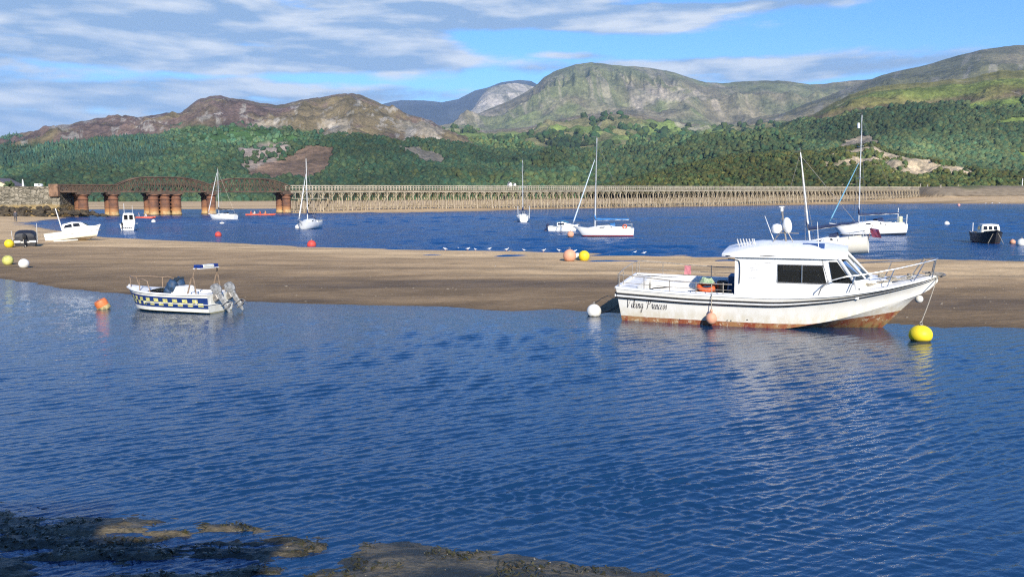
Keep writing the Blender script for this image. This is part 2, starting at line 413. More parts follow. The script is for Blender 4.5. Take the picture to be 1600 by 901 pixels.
# ------------------------------------------------------------------ foreground mud
def mud_mat():
    m, nt, b = newmat('mud')
    c = objco(nt); x, y, z = sepv(nt, c)
    n = noise(nt, comb(nt, x * 1.1, y * 2.4, 0), 1.0, 7, .68, .5)
    f = noise(nt, c, 22, 6, .7, .2); g = noise(nt, comb(nt, x * 7, y * 16, 0), 1.0, 5, .65, .8)
    c1 = mixc(nt, n.sstep(.38, .62), (.016, .016, .010), (.150, .120, .068))
    c2 = mixc(nt, (g * .6 + f * .4).sstep(.45, .62) * .75, c1, (.022, .024, .010))
    sp = f.sstep(.66, .70); c3 = mixc(nt, sp * .5, c2, (.26, .24, .2))
    nt.links.new(c3.s, b.inputs['Base Color'])
    rr = n * .4 + .22; nt.links.new(rr.s, b.inputs['Roughness'])
    bump(nt, b, f * .5 + g, .9, .03)
    return m
nr3, nc3 = 420, 640
xs = np.linspace(-13, 5.5, nc3); ys = np.linspace(2.0, 12.4, nr3); Xm, Ym = np.meshgrid(xs, ys)
sa_ = sdist(Xm, Ym, polyA); sb_ = sdist(Xm, Ym, polyB)
wg = fbm(Xm * 1.6, Ym * 2.6, 6, 2, .6)
fa = np.clip((sa_ + wg * .22) * .10, -.12, .035); fb = np.clip((sb_ + wg * .10) * .09, -.12, .05)
pud = fbm(Xm * .9, Ym * 2.6, 6, 4, .62)
fa = fa - np.where(fa > 0, np.clip(pud * .12 * sst(9.9 - Ym + (Xm + 4) * .05, -.4, .6) + .030, -.02, .06), 0)
Zm = np.maximum(fa, fb) + fbm(Xm * 5, Ym * 8, 5, 6, .55) * .013 * sst(np.maximum(fa, fb), -.03, .01) + np.clip((6.5 - Ym) * .05, 0, 1)
o = link_mesh('mud', np.stack([Xm.ravel(), Ym.ravel(), Zm.ravel()], 1), grid_faces(nr3, nc3), [mud_mat()], smooth=True)
tag(o, 'dark wet mud with puddles at the foot of the quay', kind='structure')
# seaweed strands and specks on the mud
vs, fs = [], []
cnt = 0; tries = 0
zi = lambda x, y: Zm[min(nr3 - 1, max(0, int((y - 2.0) / 10.4 * (nr3 - 1)))), min(nc3 - 1, max(0, int((x + 13) / 18.5 * (nc3 - 1))))]
while cnt < 3000 and tries < 90000:
    tries += 1
    x = random.uniform(-12, 4.5); y = random.uniform(6.5, 12); z = zi(x, y)
    if z < .004: continue
    if vnoise(np.array([x * 1.5]), np.array([y * 3.0]), 3)[0] < (.02 if x > -2.0 else -.12): continue
    cnt += 1; a = random.uniform(0, 6.28); L_ = random.uniform(.03, .13); w = random.uniform(.004, .014); h0 = z + .003
    b0 = len(vs); dx, dy = math.cos(a), math.sin(a)
    for k in range(4):
        t = k / 3; bend = .5 * math.sin(t * 3) * L_ * .5
        cx, cy = x + dx * L_ * t - dy * bend, y + dy * L_ * t + dx * bend; hz = h0 + .022 * math.sin(t * 3.14) * random.uniform(.2, 1.3)
        vs += [(cx - dy * w, cy + dx * w, hz), (cx + dy * w, cy - dx * w, hz + .004)]
    for k in range(3): q = b0 + 2 * k; fs.append((q, q + 1, q + 3, q + 2))
o = link_mesh('seaweed', vs, fs, [mat('seaweed', (.045, .042, .014), .35, var=.3, scale=3.)])
tag(o, 'dark olive seaweed strewn over the mud below the quay', 'seaweed', kind='stuff')
ico = bmesh.new(); bmesh.ops.create_icosphere(ico, subdivisions=1, radius=1)
IV = np.array([v.co[:] for v in ico.verts]); IF = np.array([[v.index for v in f.verts] for f in ico.faces]); ico.free()
pv, pf = [], []; cnt = 0
while cnt < 150:
    x = random.uniform(-12, 4.5); y = random.uniform(6.5, 12); z = zi(x, y)
    if z < .003: continue
    s = random.uniform(.004, .014) * (1.6 if random.random() < .08 else 1); pf.append(IF + len(pv) * 12); pv.append(IV * [s * 1.3, s, s * .6] + [x, y, z + s * .3]); cnt += 1
o = link_mesh('pebbles', np.concatenate(pv), np.concatenate(pf), [mat('pebble', (.22, .205, .18), .7, var=.35, scale=2.)], smooth=True)
tag(o, 'small pale pebbles and shells scattered on the mud', 'pebbles', kind='stuff')
# the quay the picture is taken from, and the building that shades the mud
qm = mat('quay_stone', (.26, .24, .21), .85, scale=2., b_=.4)
o = link_mesh('quay', [(x, y, z) for z in (-1, 2.3) for x, y in ((-60, 1.4), (60, 1.4), (60, -30), (-60, -30))], [(0, 1, 5, 4), (1, 2, 6, 5), (2, 3, 7, 6), (3, 0, 4, 7), (4, 5, 6, 7)], [qm])
tag(o, kind='structure')

pv, pf = [], []; cnt = 0
while cnt < 170:
    u = random.uniform(-100, 1700); v = random.uniform(395, 510); p = G(u, v); z = sand_z(p.x, p.y)
    if z < .02: continue
    s_ = random.uniform(.02, .045) * (1.8 if random.random() < .06 else 1); pf.append(IF + len(pv) * 12); pv.append(IV * [s_ * 1.4, s_, s_ * .5] + [p.x, p.y, z + s_ * .1]); cnt += 1
o = link_mesh('pebbles', np.concatenate(pv), np.concatenate(pf), [mat('bank_stone', (.20, .17, .13), .8, var=.45, scale=.4, dark=(.06, .05, .035))], smooth=True)
tag(o, 'small stones, shells and weed scraps strewn over the sandbank', 'pebbles', kind='stuff')
# ------------------------------------------------------------------ hills and mountains
def hill_mat(name, scale, bs, bd):
    m, nt, b = newmat(name)
    c = objco(nt)
    at = nt.nodes.new('ShaderNodeAttribute'); at.attribute_name = 'Col'; cv = V(nt, at.outputs['Color'])
    n = noise(nt, c, scale, 8, .72); f = noise(nt, c, scale * 9, 5, .7)
    c1 = mixc(nt, 1.0, cv, mixc(nt, n.sstep(.32, .68), (.55, .58, .58), (1.40, 1.36, 1.30)), 'MULTIPLY')
    c2 = mixc(nt, 1.0, c1, mixc(nt, f.sstep(.3, .7), (.66, .68, .68), (1.30, 1.28, 1.25)), 'MULTIPLY')
    nt.links.new(c2.s, b.inputs['Base Color']); b.inputs['Roughness'].default_value = .95
    b.inputs['Specular IOR Level'].default_value = .15
    bump(nt, b, n + f * .4, bs, bd)
    return m
def inpoly(u, v, poly, wob, soft=4):
    return sst(sdist(u, v, poly) + wob, -soft, soft)
def ridge(name, keys, foot, nr, nc, amp, freq, colfn, m, prof=lambda t: t, crag=0, rough_top=1.2, u0=-500, u1=2100, seed=0, label=None):
    K = np.array(keys, float); Fk = np.array(foot, float)
    us = np.linspace(max(u0, K[0, 0]), min(u1, K[-1, 0]), nc)
    rv = np.interp(us, K[:, 0], K[:, 1]) + fbm(us * .035, us * 0 + seed, 6, seed, .6) * rough_top
    rY = np.interp(us, K[:, 0], K[:, 2]); fv = np.interp(us, Fk[:, 0], Fk[:, 1]); fY = np.interp(us, Fk[:, 0], Fk[:, 2])
    Rp = np.array([P(a, b, c)[:] for a, b, c in zip(us, rv, rY)]); Fp = np.array([P(a, b, c)[:] for a, b, c in zip(us, fv, fY)])
    t = np.linspace(0, 1, nr)[:, None]
    X = Fp[None, :, 0] * (1 - t) + Rp[None, :, 0] * t; Y = Fp[None, :, 1] * (1 - t) + Rp[None, :, 1] * t
    T = t * np.ones_like(X); U = us[None, :] * np.ones_like(X)
    Z = Fp[None, :, 2] + (Rp[None, :, 2] - Fp[None, :, 2]) * prof(T)
    hgt = (Rp[None, :, 2] - Fp[None, :, 2])
    env = np.sin(np.pi * np.clip(T, 0, 1)) ** .8 * (1 - .82 * sst(T, .62, .93))
    Z = Z + amp * ridged(X * freq, Y * freq, 6, seed) * env * np.clip(hgt / 100, .15, 1.5) * .5 + amp * fbm(X * freq * 3, Y * freq * 3, 5, seed + 1) * env * .6
    if crag: Z = Z + crag * ridged(U * .045, T * 1.6, 5, seed + 2) * sst(T, .35, .7) * (1 - sst(T, .72, 1.0)) * .28 * (1 - sst(np.abs(U - 950), 90, 170))
    # back side
    nb = 5; tb = np.linspace(.15, 1, nb)[:, None]
    Xb = Rp[None, :, 0] * (1 + tb * .35); Yb = Rp[None, :, 1] * (1 + tb * .35); Zb = Rp[None, :, 2] * (1 - tb ** 1.2) - 10 * tb
    uu, vv_ = proj(X, Y, Z)
    colr, forest = colfn(uu, vv_, X, Y, Z, T)
    XA, YA, ZA = np.concatenate([X, Xb]), np.concatenate([Y, Yb]), np.concatenate([Z, Zb])
    CA = np.concatenate([colr, np.repeat(colr[-1:], nb, 0)])
    o = link_mesh(name, np.stack([XA.ravel(), YA.ravel(), ZA.ravel()], 1), grid_faces(nr + nb, nc), [m], smooth=True)
    vcol(o, CA.reshape(-1, 3)); tag(o, label, kind='structure')
    return X, Y, Z, forest, uu, vv_
C3 = lambda *a: np.array(a)
def mixn(a, b, k): return a * (1 - k[..., None]) + b * k[..., None]
FOR = C3(.045, .078, .036); GRASS = C3(.15, .18, .055); OLIVE = C3(.16, .145, .065); HEATH = C3(.135, .096, .084); ROCK = C3(.33, .31, .28); BRAC = C3(.17, .135, .085)

def col_far_shaded(u, v, X, Y, Z, T):
    n = fbm(X * .002, Y * .002, 5, 1); c = mixn(C3(.022, .032, .045) + 0 * u[..., None], C3(.04, .05, .06), sst(n, -.1, .4)); return c, None  # cloud shadow over this mountain is put into its dark blue rock colour
def col_scree(u, v, X, Y, Z, T):
    s = fbm((u + 70 * T) * .09, T * 2.2, 5, 2); c = mixn(C3(.40, .36, .31) + 0 * u[..., None], C3(.22, .21, .17), sst(s, .0, .35))
    g = sst(fbm(X * .004, Y * .004, 4, 3) - T * .6 + .15, .0, .3); return mixn(c, C3(.15, .15, .075), g), None
def col_cader(u, v, X, Y, Z, T):
    s = fbm((u + 110 * T) * .07, T * 2.5, 6, 4, .6); n = fbm(X * .0025, Y * .0025, 5, 5)
    c = mixn(C3(.135, .148, .075) + 0 * u[..., None], C3(.175, .155, .10), sst(n, -.1, .3))
    crag = sst(T + n * .3, .58, .78) * (1 - sst(np.abs(u - 960), 120, 230))
    c = mixn(c, C3(.15, .145, .11), crag * sst(s, -.15, .2) * .6)
    st = sst(s, .12, .34) * sst(T, .25, .55) * (1 - sst(np.abs(u - 930), 170, 300) * .75) * (1 - .55 * crag)
    c = mixn(c, C3(.34, .29, .235), st * .55)
    sc = inpoly(u, v, [(985, 150), (1005, 138), (1040, 140), (1090, 143), (1100, 150), (1050, 158), (1000, 170), (985, 165)], fbm(u * .08, v * .2, 4, 2) * 14, 4)
    c = mixn(c, C3(.36, .31, .26), sc * .55)
    return mixn(c, C3(.12, .15, .055), sst(fbm(X * .004, Y * .004, 4, 6) + (.35 - T) * .8, .05, .4) * .8), None
def col_back(u, v, X, Y, Z, T):
    n = fbm(X * .003, Y * .003, 6, 5); s = fbm((u - 60 * T) * .05, T * 2, 5, 1)
    c = mixn(C3(.105, .105, .052) + 0 * u[..., None], C3(.16, .14, .085), sst(n, -.1, .35)); return mixn(c, C3(.24, .22, .19), sst(s, .22, .4) * .45), None
def col_foot(u, v, X, Y, Z, T):
    n = fbm(X * .006, Y * .006, 5, 2); f = fbm(X * .0035 + 4, Y * .006, 2, 3)
    c = mixn(C3(.15, .20, .055) + 0 * u[..., None], C3(.18, .17, .075), sst(f, .0, .08))
    c = mixn(c, C3(.185, .155, .10), sst(T + n * .3, .55, .8)); c = mixn(c, C3(.32, .28, .22), sst(fbm(X * .012, Y * .012, 5, 7), .22, .34) * sst(T, .3, .6) * .7)
    wl = 1 - sst(np.abs(fbm(X * .0022, Y * .006, 3, 6)), .004, .012); c = mixn(c, C3(.06, .085, .03), wl * .6)
    fo = sst(fbm(X * .006, Y * .01, 5, 4), .10, .16) * (1 - sst(T, .55, .75)) * .8
    return c, fo * .55
F0 = [(-600, 235), (0, 224), (60, 221), (110, 221), (180, 217), (250, 208), (290, 198), (350, 195), (450, 198), (520, 206), (600, 212), (680, 216), (760, 225), (1300, 235)]
def col_left(u, v, X, Y, Z, T):
    w = fbm(X * .004, Y * .004, 6, 2, .6)
    ln = np.interp(u, [a[0] for a in F0], [a[1] for a in F0]); fo = sst(v - ln + w * 16, -1.5, 2.5)
    n = fbm(X * .006, Y * .006, 6, 4, .6)
    c = mixn(HEATH + 0 * u[..., None], C3(.155, .125, .072), sst(n + sst(u, 380, 520) * .25, .06, .30))
    c = mixn(c, BRAC, sst(fbm(X * .01, Y * .01, 5, 5), .1, .3) * .5)
    rk = sst(ridged(X * .016, Y * .016, 5, 6) * .22 + fbm(u * .05, v * .09, 5, 3, .65) * .75, .34, .44)
    c = mixn(c, ROCK, rk * .62)
    for pl in ([(1010 - 380, 205), (655, 190), (668, 182), (690, 205), (680, 216), (640, 216)], [(510, 193), (525, 188), (545, 192), (538, 204), (512, 206)], [(335, 175), (360, 168), (345, 190), (330, 186)], [(380, 196), (410, 192), (440, 200), (400, 203)]):
        c = mixn(c, C3(.36, .33, .29), inpoly(u, v, pl, n * 30 + fbm(u * .2, v * .25, 4, 6) * 20, 4) * .42)
    c = mixn(c, FOR, fo)
    up = fo * sst(232 - v + n * 22, 0, 14) * sst(u, 260, 330) * (1 - sst(u, 500, 600) * .6) * .85
    c = mixn(c, C3(.055, .115, .035), up)
    cl = inpoly(u, v, [(388, 262), (405, 255), (440, 250), (470, 232), (484, 226), (520, 225), (525, 244), (508, 272), (505, 280), (450, 279), (385, 277)], n * 5, 1.3)
    cg = inpoly(u, v, [(382, 240), (405, 226), (447, 225), (452, 238), (425, 248), (398, 262), (378, 268)], n * 16, 3)
    cs = inpoly(u, v, [(618, 229), (668, 229), (688, 237), (698, 249), (690, 256), (664, 257), (650, 243)], n * 6, 1.5)
    rr_ = inpoly(u, v, [(545, 262), (572, 250), (588, 250), (580, 262), (556, 272)], n * 8, 2) * .7
    c = mixn(c, C3(.185, .125, .088) * (1 + .5 * n[..., None]), cl); c = mixn(c, C3(.18, .15, .13) * (1 + .8 * n[..., None]), cg); c = mixn(c, C3(.19, .17, .14), cs); c = mixn(c, C3(.25, .21, .16), rr_)
    nof = np.maximum(np.maximum(cl, cs), np.maximum(cg * .9, rr_))
    thin = sst(fbm(X * .009, Y * .009, 4, 7), .20, .3) * .6 * sst(245 - v, 0, 14)
    return c, fo * (1 - nof) * (1 - thin) * (1 - .95 * up)
def col_mid(u, v, X, Y, Z, T):
    n = fbm(X * .006, Y * .006, 5, 4); c = mixn(FOR + 0 * u[..., None], C3(.10, .13, .035), sst(n, .2, .3))
    fld = inpoly(u, v, [(900, 224), (960, 215), (985, 214), (975, 226), (930, 232)], n * 10, 2); c = mixn(c, C3(.16, .19, .06), fld)
    gl = sst(T + n * .25, .90, .99) * sst(u, 700, 800); c = mixn(c, C3(.13, .16, .05), gl)
    return c, (1 - fld) * (1 - .75 * gl)
def col_right(u, v, X, Y, Z, T):
    n = fbm(X * .006, Y * .006, 6, 3, .6)
    ln = np.interp(u, [1180, 1240, 1290, 1330, 1400, 1450, 1490, 1540, 1600, 1900], [196, 189, 181, 172, 166, 158, 152, 164, 152, 150])
    fo = sst(v - ln + n * 14, -1.5, 3)
    c = mixn(C3(.175, .165, .058) + 0 * u[..., None], C3(.13, .16, .045), sst(fbm(X * .004, Y * .004, 4, 2), -.05, .2))
    br = sst(v - ln + 18 + n * 26, 0, 10) ; c = mixn(c, C3(.15, .115, .075), br * .85)
    rk = sst(ridged(X * .012, Y * .012, 5, 6) * .3 + n * .3, .38, .52) * (.25 + .6 * br + .8 * sst(u, 1530, 1600) * sst(140 - v, 0, 12)); c = mixn(c, C3(.36, .31, .25), np.clip(rk, 0, 1))
    fl = inpoly(u, v, [(1515, 198), (1560, 186), (1660, 176), (1700, 196), (1600, 194), (1540, 203)], n * 6, 2); f2 = inpoly(u, v, [(1560, 232), (1640, 236), (1700, 262), (1600, 258)], n * 8, 2); f3 = inpoly(u, v, [(1450, 168), (1500, 160), (1600, 150), (1600, 168), (1520, 176)], n * 12, 3)
    fx = np.maximum(np.maximum(fl, f2), f3)
    c = mixn(c, FOR, fo); c = mixn(c, C3(.14, .19, .05), fx)
    qr = inpoly(u, v, [(1300, 234), (1325, 222), (1350, 214), (1372, 218), (1385, 240), (1375, 252), (1310, 246)], n * 8, 2); c = mixn(c, C3(.30, .25, .19), qr)
    return c, fo * (1 - fx) * (1 - qr)
def col_near(u, v, X, Y, Z, T):
    n = fbm(X * .02, Y * .02, 5, 3, .6)
    c = mixn(C3(.035, .055, .015) + 0 * u[..., None], C3(.10, .115, .03), sst(n, -.1, .3))
    rk = inpoly(u, v, [(1283, 236), (1300, 228), (1340, 226), (1362, 220), (1380, 236), (1420, 246), (1450, 250), (1465, 262), (1445, 268), (1412, 266), (1380, 262), (1340, 258), (1300, 250), (1285, 244)], n * 12, 2.5)
    r2 = inpoly(u, v, [(1385, 266), (1420, 262), (1450, 268), (1440, 274), (1400, 272)], n * 8, 1.5); r3 = inpoly(u, v, [(1470, 258), (1500, 262), (1520, 270), (1490, 270)], n * 8, 1.5)
    rk = np.clip(rk * sst(n + fbm(X * .07, Y * .07, 4, 1) * .6, -.34, -.08) + r2 + r3 + sst(fbm(X * .035, Y * .035, 4, 6), .30, .38) * sst(u, 1150, 1300) * .8, 0, 1)
    c = mixn(c, C3(.40, .32, .22), rk)
    c = mixn(c, C3(.13, .13, .05), sst(fbm(X * .012, Y * .012, 4, 1), .12, .25) * .6 * (1 - rk))
    return c, (1 - rk) * (.25 + .75 * (1 - sst(fbm(X * .015, Y * .015, 4, 1), .16, .3)))
HM1 = hill_mat('hill_far', .006, 1.0, 16); HM2 = hill_mat('hill_mid', .016, 1.0, 7); HM3 = hill_mat('hill_near', .05, .8, 1.6)
pw = lambda p: (lambda t: t ** p)
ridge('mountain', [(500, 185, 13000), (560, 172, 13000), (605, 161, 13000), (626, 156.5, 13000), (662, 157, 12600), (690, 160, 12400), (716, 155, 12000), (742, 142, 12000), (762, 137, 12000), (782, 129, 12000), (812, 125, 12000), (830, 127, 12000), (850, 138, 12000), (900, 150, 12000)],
      [(500, 215, 9500), (900, 215, 9500)], 70, 220, 90, .0006, col_far_shaded, HM1, seed=1, crag=0, rough_top=.5, label='distant bluish mountain wall in the gap between the ridges')
ridge('mountain', [(690, 200, 7800), (715, 188, 7800), (738, 172, 7800), (752, 150, 7800), (762, 138, 7800), (780, 132.5, 7800), (803, 129.5, 7800), (822, 132, 7800), (842, 137, 7800), (880, 145, 7800)],
      [(690, 212, 6600), (880, 212, 6600)], 80, 200, 60, .0012, col_scree, HM1, seed=2, label='pale scree covered mountain flank')
ridge('mountain', [(660, 214, 5500), (690, 201, 5500), (715, 191, 5500), (740, 180, 5500), (765, 170, 5500), (790, 160, 5500), (815, 148, 5500), (836, 135, 5500), (850, 121, 5500), (870, 110, 5500), (900, 100.5, 5500), (922, 97, 5500), (950, 101, 5500), (990, 103, 5500), (1025, 107, 5500), (1055, 114, 5500), (1078, 122, 5500), (1104, 129.5, 5500), (1130, 131, 5500), (1160, 128, 5400), (1200, 126, 5300), (1228, 127, 5300), (1265, 132, 5200), (1290, 130.5, 5200), (1330, 126, 5200), (1370, 124, 5200), (1420, 124, 5200), (1500, 130, 5200)],
      [(660, 222, 3900), (1500, 222, 3900)], 170, 620, 75, .0016, col_cader, HM1, prof=pw(1.05), crag=95, rough_top=1.6, seed=3, label='high craggy mountain with a rounded summit and scree streaks')
ridge('mountain', [(1080, 232, 4300), (1150, 206, 4300), (1200, 186, 4300), (1250, 166, 4300), (1300, 148, 4300), (1340, 132, 4300), (1380, 117, 4300), (1420, 108, 4300), (1460, 98.5, 4300), (1490, 89, 4300), (1530, 79, 4300), (1570, 72, 4300), (1600, 70, 4300), (1700, 62, 4300), (1900, 60, 4300), (2300, 90, 4300)],
      [(1080, 236, 2700), (2300, 230, 2700)], 120, 480, 60, .0016, col_back, HM1, crag=0, seed=4, label='long dark green mountain shoulder rising to the right')
TF = ridge('hill', [(560, 222, 3300), (640, 216, 3300), (700, 202, 3300), (760, 204, 3300), (820, 199, 3300), (860, 190, 3300), (900, 181, 3300), (950, 176.5, 3300), (1000, 178, 3300), (1040, 186, 3300), (1080, 194, 3300), (1150, 196, 3300), (1200, 189, 3300), (1260, 187, 3200), (1330, 180, 3200), (1500, 190, 3200)],
      [(560, 232, 2300), (1500, 232, 2300)], 110, 520, 26, .005, col_foot, HM2, seed=5, label='green and brown farmland foothills below the craggy mountain')
TL = ridge('hill', [(-600, 252, 2000), (-150, 236, 2100), (0, 219, 2200), (40, 212, 2200), (80, 200, 2200), (105, 193, 2200), (130, 187, 2200), (170, 181.5, 2200), (205, 183.5, 2200), (240, 178.5, 2200), (284, 175.5, 2250), (296, 166, 2300), (312, 156, 2300), (328, 152, 2300), (345, 150.5, 2300), (360, 155.5, 2300), (388, 157.5, 2300), (405, 161, 2300), (432, 165, 2300), (450, 160, 2300), (490, 152, 2300), (520, 148, 2300), (545, 146, 2300), (562, 147.5, 2300), (575, 154, 2300), (595, 163, 2300), (612, 168, 2300), (640, 179, 2250), (672, 188, 2200), (690, 200, 2150), (730, 218, 2100), (790, 232, 2000), (900, 250, 1800), (1000, 280, 1500)],
      [(-600, 318, 720), (300, 317, 760), (700, 316, 800), (1000, 312, 800)], 260, 900, 22, .0055, col_left, HM2, prof=pw(.9), crag=0, rough_top=3.4, seed=6, label='long heather and rock ridge with forested lower slopes')
TM = ridge('hill', [(540, 262, 1500), (600, 240, 1700), (650, 226, 1800), (700, 230, 1900), (760, 229, 2000), (850, 235, 2000), (910, 235, 2000), (960, 232, 2000), (1010, 226, 2000), (1050, 219, 1900), (1120, 212, 1850), (1180, 208, 1800), (1240, 201, 1800), (1300, 190, 1800), (1400, 190, 1800)],
      [(540, 315, 760), (800, 312, 760), (1400, 306, 800)], 150, 520, 26, .006, col_mid, HM2, prof=pw(.95), seed=7, label='wooded rolling hill in the middle of the far shore')
TR = ridge('hill', [(1190, 215, 1700), (1220, 200, 1700), (1245, 188, 1700), (1270, 178, 1700), (1300, 162, 1700), (1330, 147, 1700), (1355, 139.5, 1700), (1376, 135, 1700), (1420, 131, 1700), (1470, 127, 1700), (1520, 121, 1700), (1538, 114, 1700), (1560, 110.5, 1700), (1600, 111, 1700), (1700, 101, 1700), (1900, 100, 1700), (2300, 150, 1700)],
      [(1190, 300, 900), (2300, 296, 900)], 200, 560, 18, .006, col_right, HM2, prof=pw(.85), crag=0, rough_top=2.2, seed=0, label='steep wooded hill with a grassy rock strewn top')
TN = ridge('hill', [(920, 300, 700), (950, 294, 700), (985, 285, 760), (1030, 271, 800), (1080, 258, 800), (1130, 248, 800), (1180, 242, 800), (1230, 239, 800), (1285, 240, 800), (1310, 235, 800), (1345, 229, 800), (1366, 224, 800), (1384, 236, 800), (1410, 244, 800), (1445, 250, 790), (1480, 258, 780), (1530, 266, 760), (1600, 276, 740), (1700, 284, 700), (2100, 290, 700)],
      [(920, 303, 600), (1430, 298, 560), (2100, 297, 560)], 130, 640, 14, .018, col_near, HM3, prof=pw(.75), rough_top=1.6, seed=4, label='low bushy hill with pale rock outcrops behind the bridge end')

# ------------------------------------------------------------------ woods
def crown_variants(n, pointed=False, sub_=2):
    out_ = []
    b2 = bmesh.new(); bmesh.ops.create_icosphere(b2, subdivisions=sub_, radius=1)
    bv = np.array([v.co[:] for v in b2.verts]); bf = np.array([[v.index for v in f.verts] for f in b2.faces]); b2.free()
    rg = np.random.default_rng(5)
    keep = bv[bf].mean(1)[:, 2] > -.55
    bf2 = bf[keep]; used = np.unique(bf2); mp = -np.ones(len(bv), int); mp[used] = np.arange(len(used)); bf2 = mp[bf2]; bv2 = bv[used]
    for k in range(n):
        r = 1 + (rg.random(len(bv2)) - .5) * .75 + .25 * np.sin(bv2[:, 0] * 4 + k) * np.cos(bv2[:, 1] * 5 + k)
        v = bv2 * r[:, None]
        if pointed:
            h = (v[:, 2:3] + 1) / 2; v = np.concatenate([v[:, :2] * np.clip(1.1 - h, .06, 1) * .75, v[:, 2:3] * 1.25 + .35], 1)
        out_.append(v)
    return out_, bf2
CV1, CF1 = crown_variants(12, False, 1); CV2, CF2 = crown_variants(10); PV, PF = crown_variants(6, True, 1)
def leaf_mat(name):
    m, nt, b = newmat(name); at = nt.nodes.new('ShaderNodeAttribute'); at.attribute_name = 'Col'; cv = V(nt, at.outputs['Color'])
    c = objco(nt); n = noise(nt, c, .55, 4, .75)
    c1 = mixc(nt, 1.0, cv, mixc(nt, n.sstep(.35, .65), (.75, .8, .75), (1.25, 1.22, 1.12)), 'MULTIPLY')
    nt.links.new(c1.s, b.inputs['Base Color']); b.inputs['Roughness'].default_value = .8; b.inputs['Specular IOR Level'].default_value = .15
    bump(nt, b, n, 1.0, 1.2)
    return m
LEAF = leaf_mat('leaves')
def woods(T, N, rmin, rmax, base, label, name='woods', point_fn=None, var=.5, seed=0, fine=False):
    X, Y, Z, fo, uu, vv_ = T; rg = np.random.default_rng(seed + 50)
    cx = .25 * (X[1:, 1:] + X[:-1, 1:] + X[1:, :-1] + X[:-1, :-1]); area = np.abs((X[1:, 1:] - X[1:, :-1]) * (Y[1:, 1:] - Y[:-1, 1:]))
    f = fo[1:, 1:] * ((uu[1:, 1:] > -140) & (uu[1:, 1:] < 1740))
    dist = np.hypot(X[1:, 1:], Y[1:, 1:]); w = (area * f / (dist ** 1.0)).ravel(); w = w / w.sum()
    idx = rg.choice(len(w), N, p=w); r, c = idx // (X.shape[1] - 1), idx % (X.shape[1] - 1)
    a, b = rg.random(N), rg.random(N)
    bi = lambda A: (A[r, c] * (1 - a) + A[r, c + 1] * a) * (1 - b) + (A[r + 1, c] * (1 - a) + A[r + 1, c + 1] * a) * b
    x, y, z = bi(X), bi(Y), bi(Z); u_, v_ = bi(uu), bi(vv_)
    big = fbm(x * .006, y * .006, 4, 2)
    s = (rmin + (rmax - rmin) * rg.random(N) ** 1.6)
    ptd = (point_fn(u_, v_, x, y) > rg.random(N)) if point_fn else np.zeros(N, bool)
    shade = np.exp(rg.normal(0, .30, N) * var + big * 1.0)
    col = np.array(base)[None] * shade[:, None]
    hue = rg.random(N)[:, None]; col = col * (1 + (hue - .5) * np.array([.7, .12, -.2])[None])
    col = np.where(ptd[:, None], col * np.array([.75, .85, 1.15]), col)
    vsl, fsl, csl = [], [], []; off = 0
    for grp, VV, FF in ((~ptd, CV2 if fine else CV1, CF2 if fine else CF1), (ptd, PV, PF)):
        ids = np.nonzero(grp)[0]
        for k in range(len(VV)):
            q = ids[k::len(VV)]
            if not len(q): continue
            an = rg.random(len(q)) * 6.28; ca, sa = np.cos(an)[:, None], np.sin(an)[:, None]
            v = VV[k]; sx_ = s[q][:, None]; hz = (.8 + .5 * rg.random(len(q)))[:, None]
            vx = (v[None, :, 0] * ca - v[None, :, 1] * sa) * sx_ + x[q][:, None]; vy = (v[None, :, 0] * sa + v[None, :, 1] * ca) * sx_ + y[q][:, None]
            vz = v[None, :, 2] * sx_ * hz + z[q][:, None] + s[q][:, None] * .45
            vsl.append(np.stack([vx, vy, vz], -1).reshape(-1, 3)); nv = len(v)
            fsl.append((FF[None] + (np.arange(len(q)) * nv)[:, None, None] + off).reshape(-1, 3)); off += len(q) * nv
            csl.append(np.repeat(col[q], nv, 0))
    o = link_mesh(name, np.concatenate(vsl), np.concatenate(fsl), [LEAF], smooth=False); vcol(o, np.concatenate(csl)); tag(o, label, 'woods', kind='stuff')
woods(TL, 62000, 1.9, 4.2, (.058, .098, .050), 'dense green woods on the lower slopes of the left ridge', point_fn=lambda u, v, x, y: .85 * sst(300 - u + fbm(x * .004, y * .004, 3, 2) * 160, 0, 80) * sst(275 - v, 0, 20), seed=1)
woods(TM, 46000, 2.0, 4.6, (.078, .112, .048), 'broadleaf woods covering the middle hill', seed=2)
woods(TR, 38000, 2.0, 4.5, (.072, .104, .048), 'dark broadleaf woods on the steep right hill', seed=3)
woods(TN, 20000, .8, 2.3, (.080, .095, .032), 'scrub and bushes covering the low rocky hill', seed=4, var=.7, fine=True)
woods(TF, 900, 6, 12, (.045, .075, .025), 'scattered copses on the far farmland', seed=5, fine=True)

# ------------------------------------------------------------------ haze
hz = link_mesh('haze', [(x, y, z) for z in (-2.4, 1500) for x, y in ((-28000, -3500), (28000, -3500), (28000, 31000), (-28000, 31000))], [(3, 2, 1, 0), (4, 5, 6, 7), (0, 1, 5, 4), (1, 2, 6, 5), (2, 3, 7, 6), (3, 0, 4, 7)])
hm_ = bpy.data.materials.new('haze'); hm_.use_nodes = True; hn = hm_.node_tree; hn.nodes.clear()
ho = hn.nodes.new('ShaderNodeOutputMaterial'); hv = hn.nodes.new('ShaderNodeVolumePrincipled'); hn.links.new(hv.outputs[0], ho.inputs['Volume'])
hv.inputs['Density'].default_value = HAZE = 4.5e-5
hv.inputs['Color'].default_value = (.50, .70, 1.0, 1); hv.inputs['Anisotropy'].default_value = 0.0
hz.data.materials.append(hm_); tag(hz, kind='stuff')
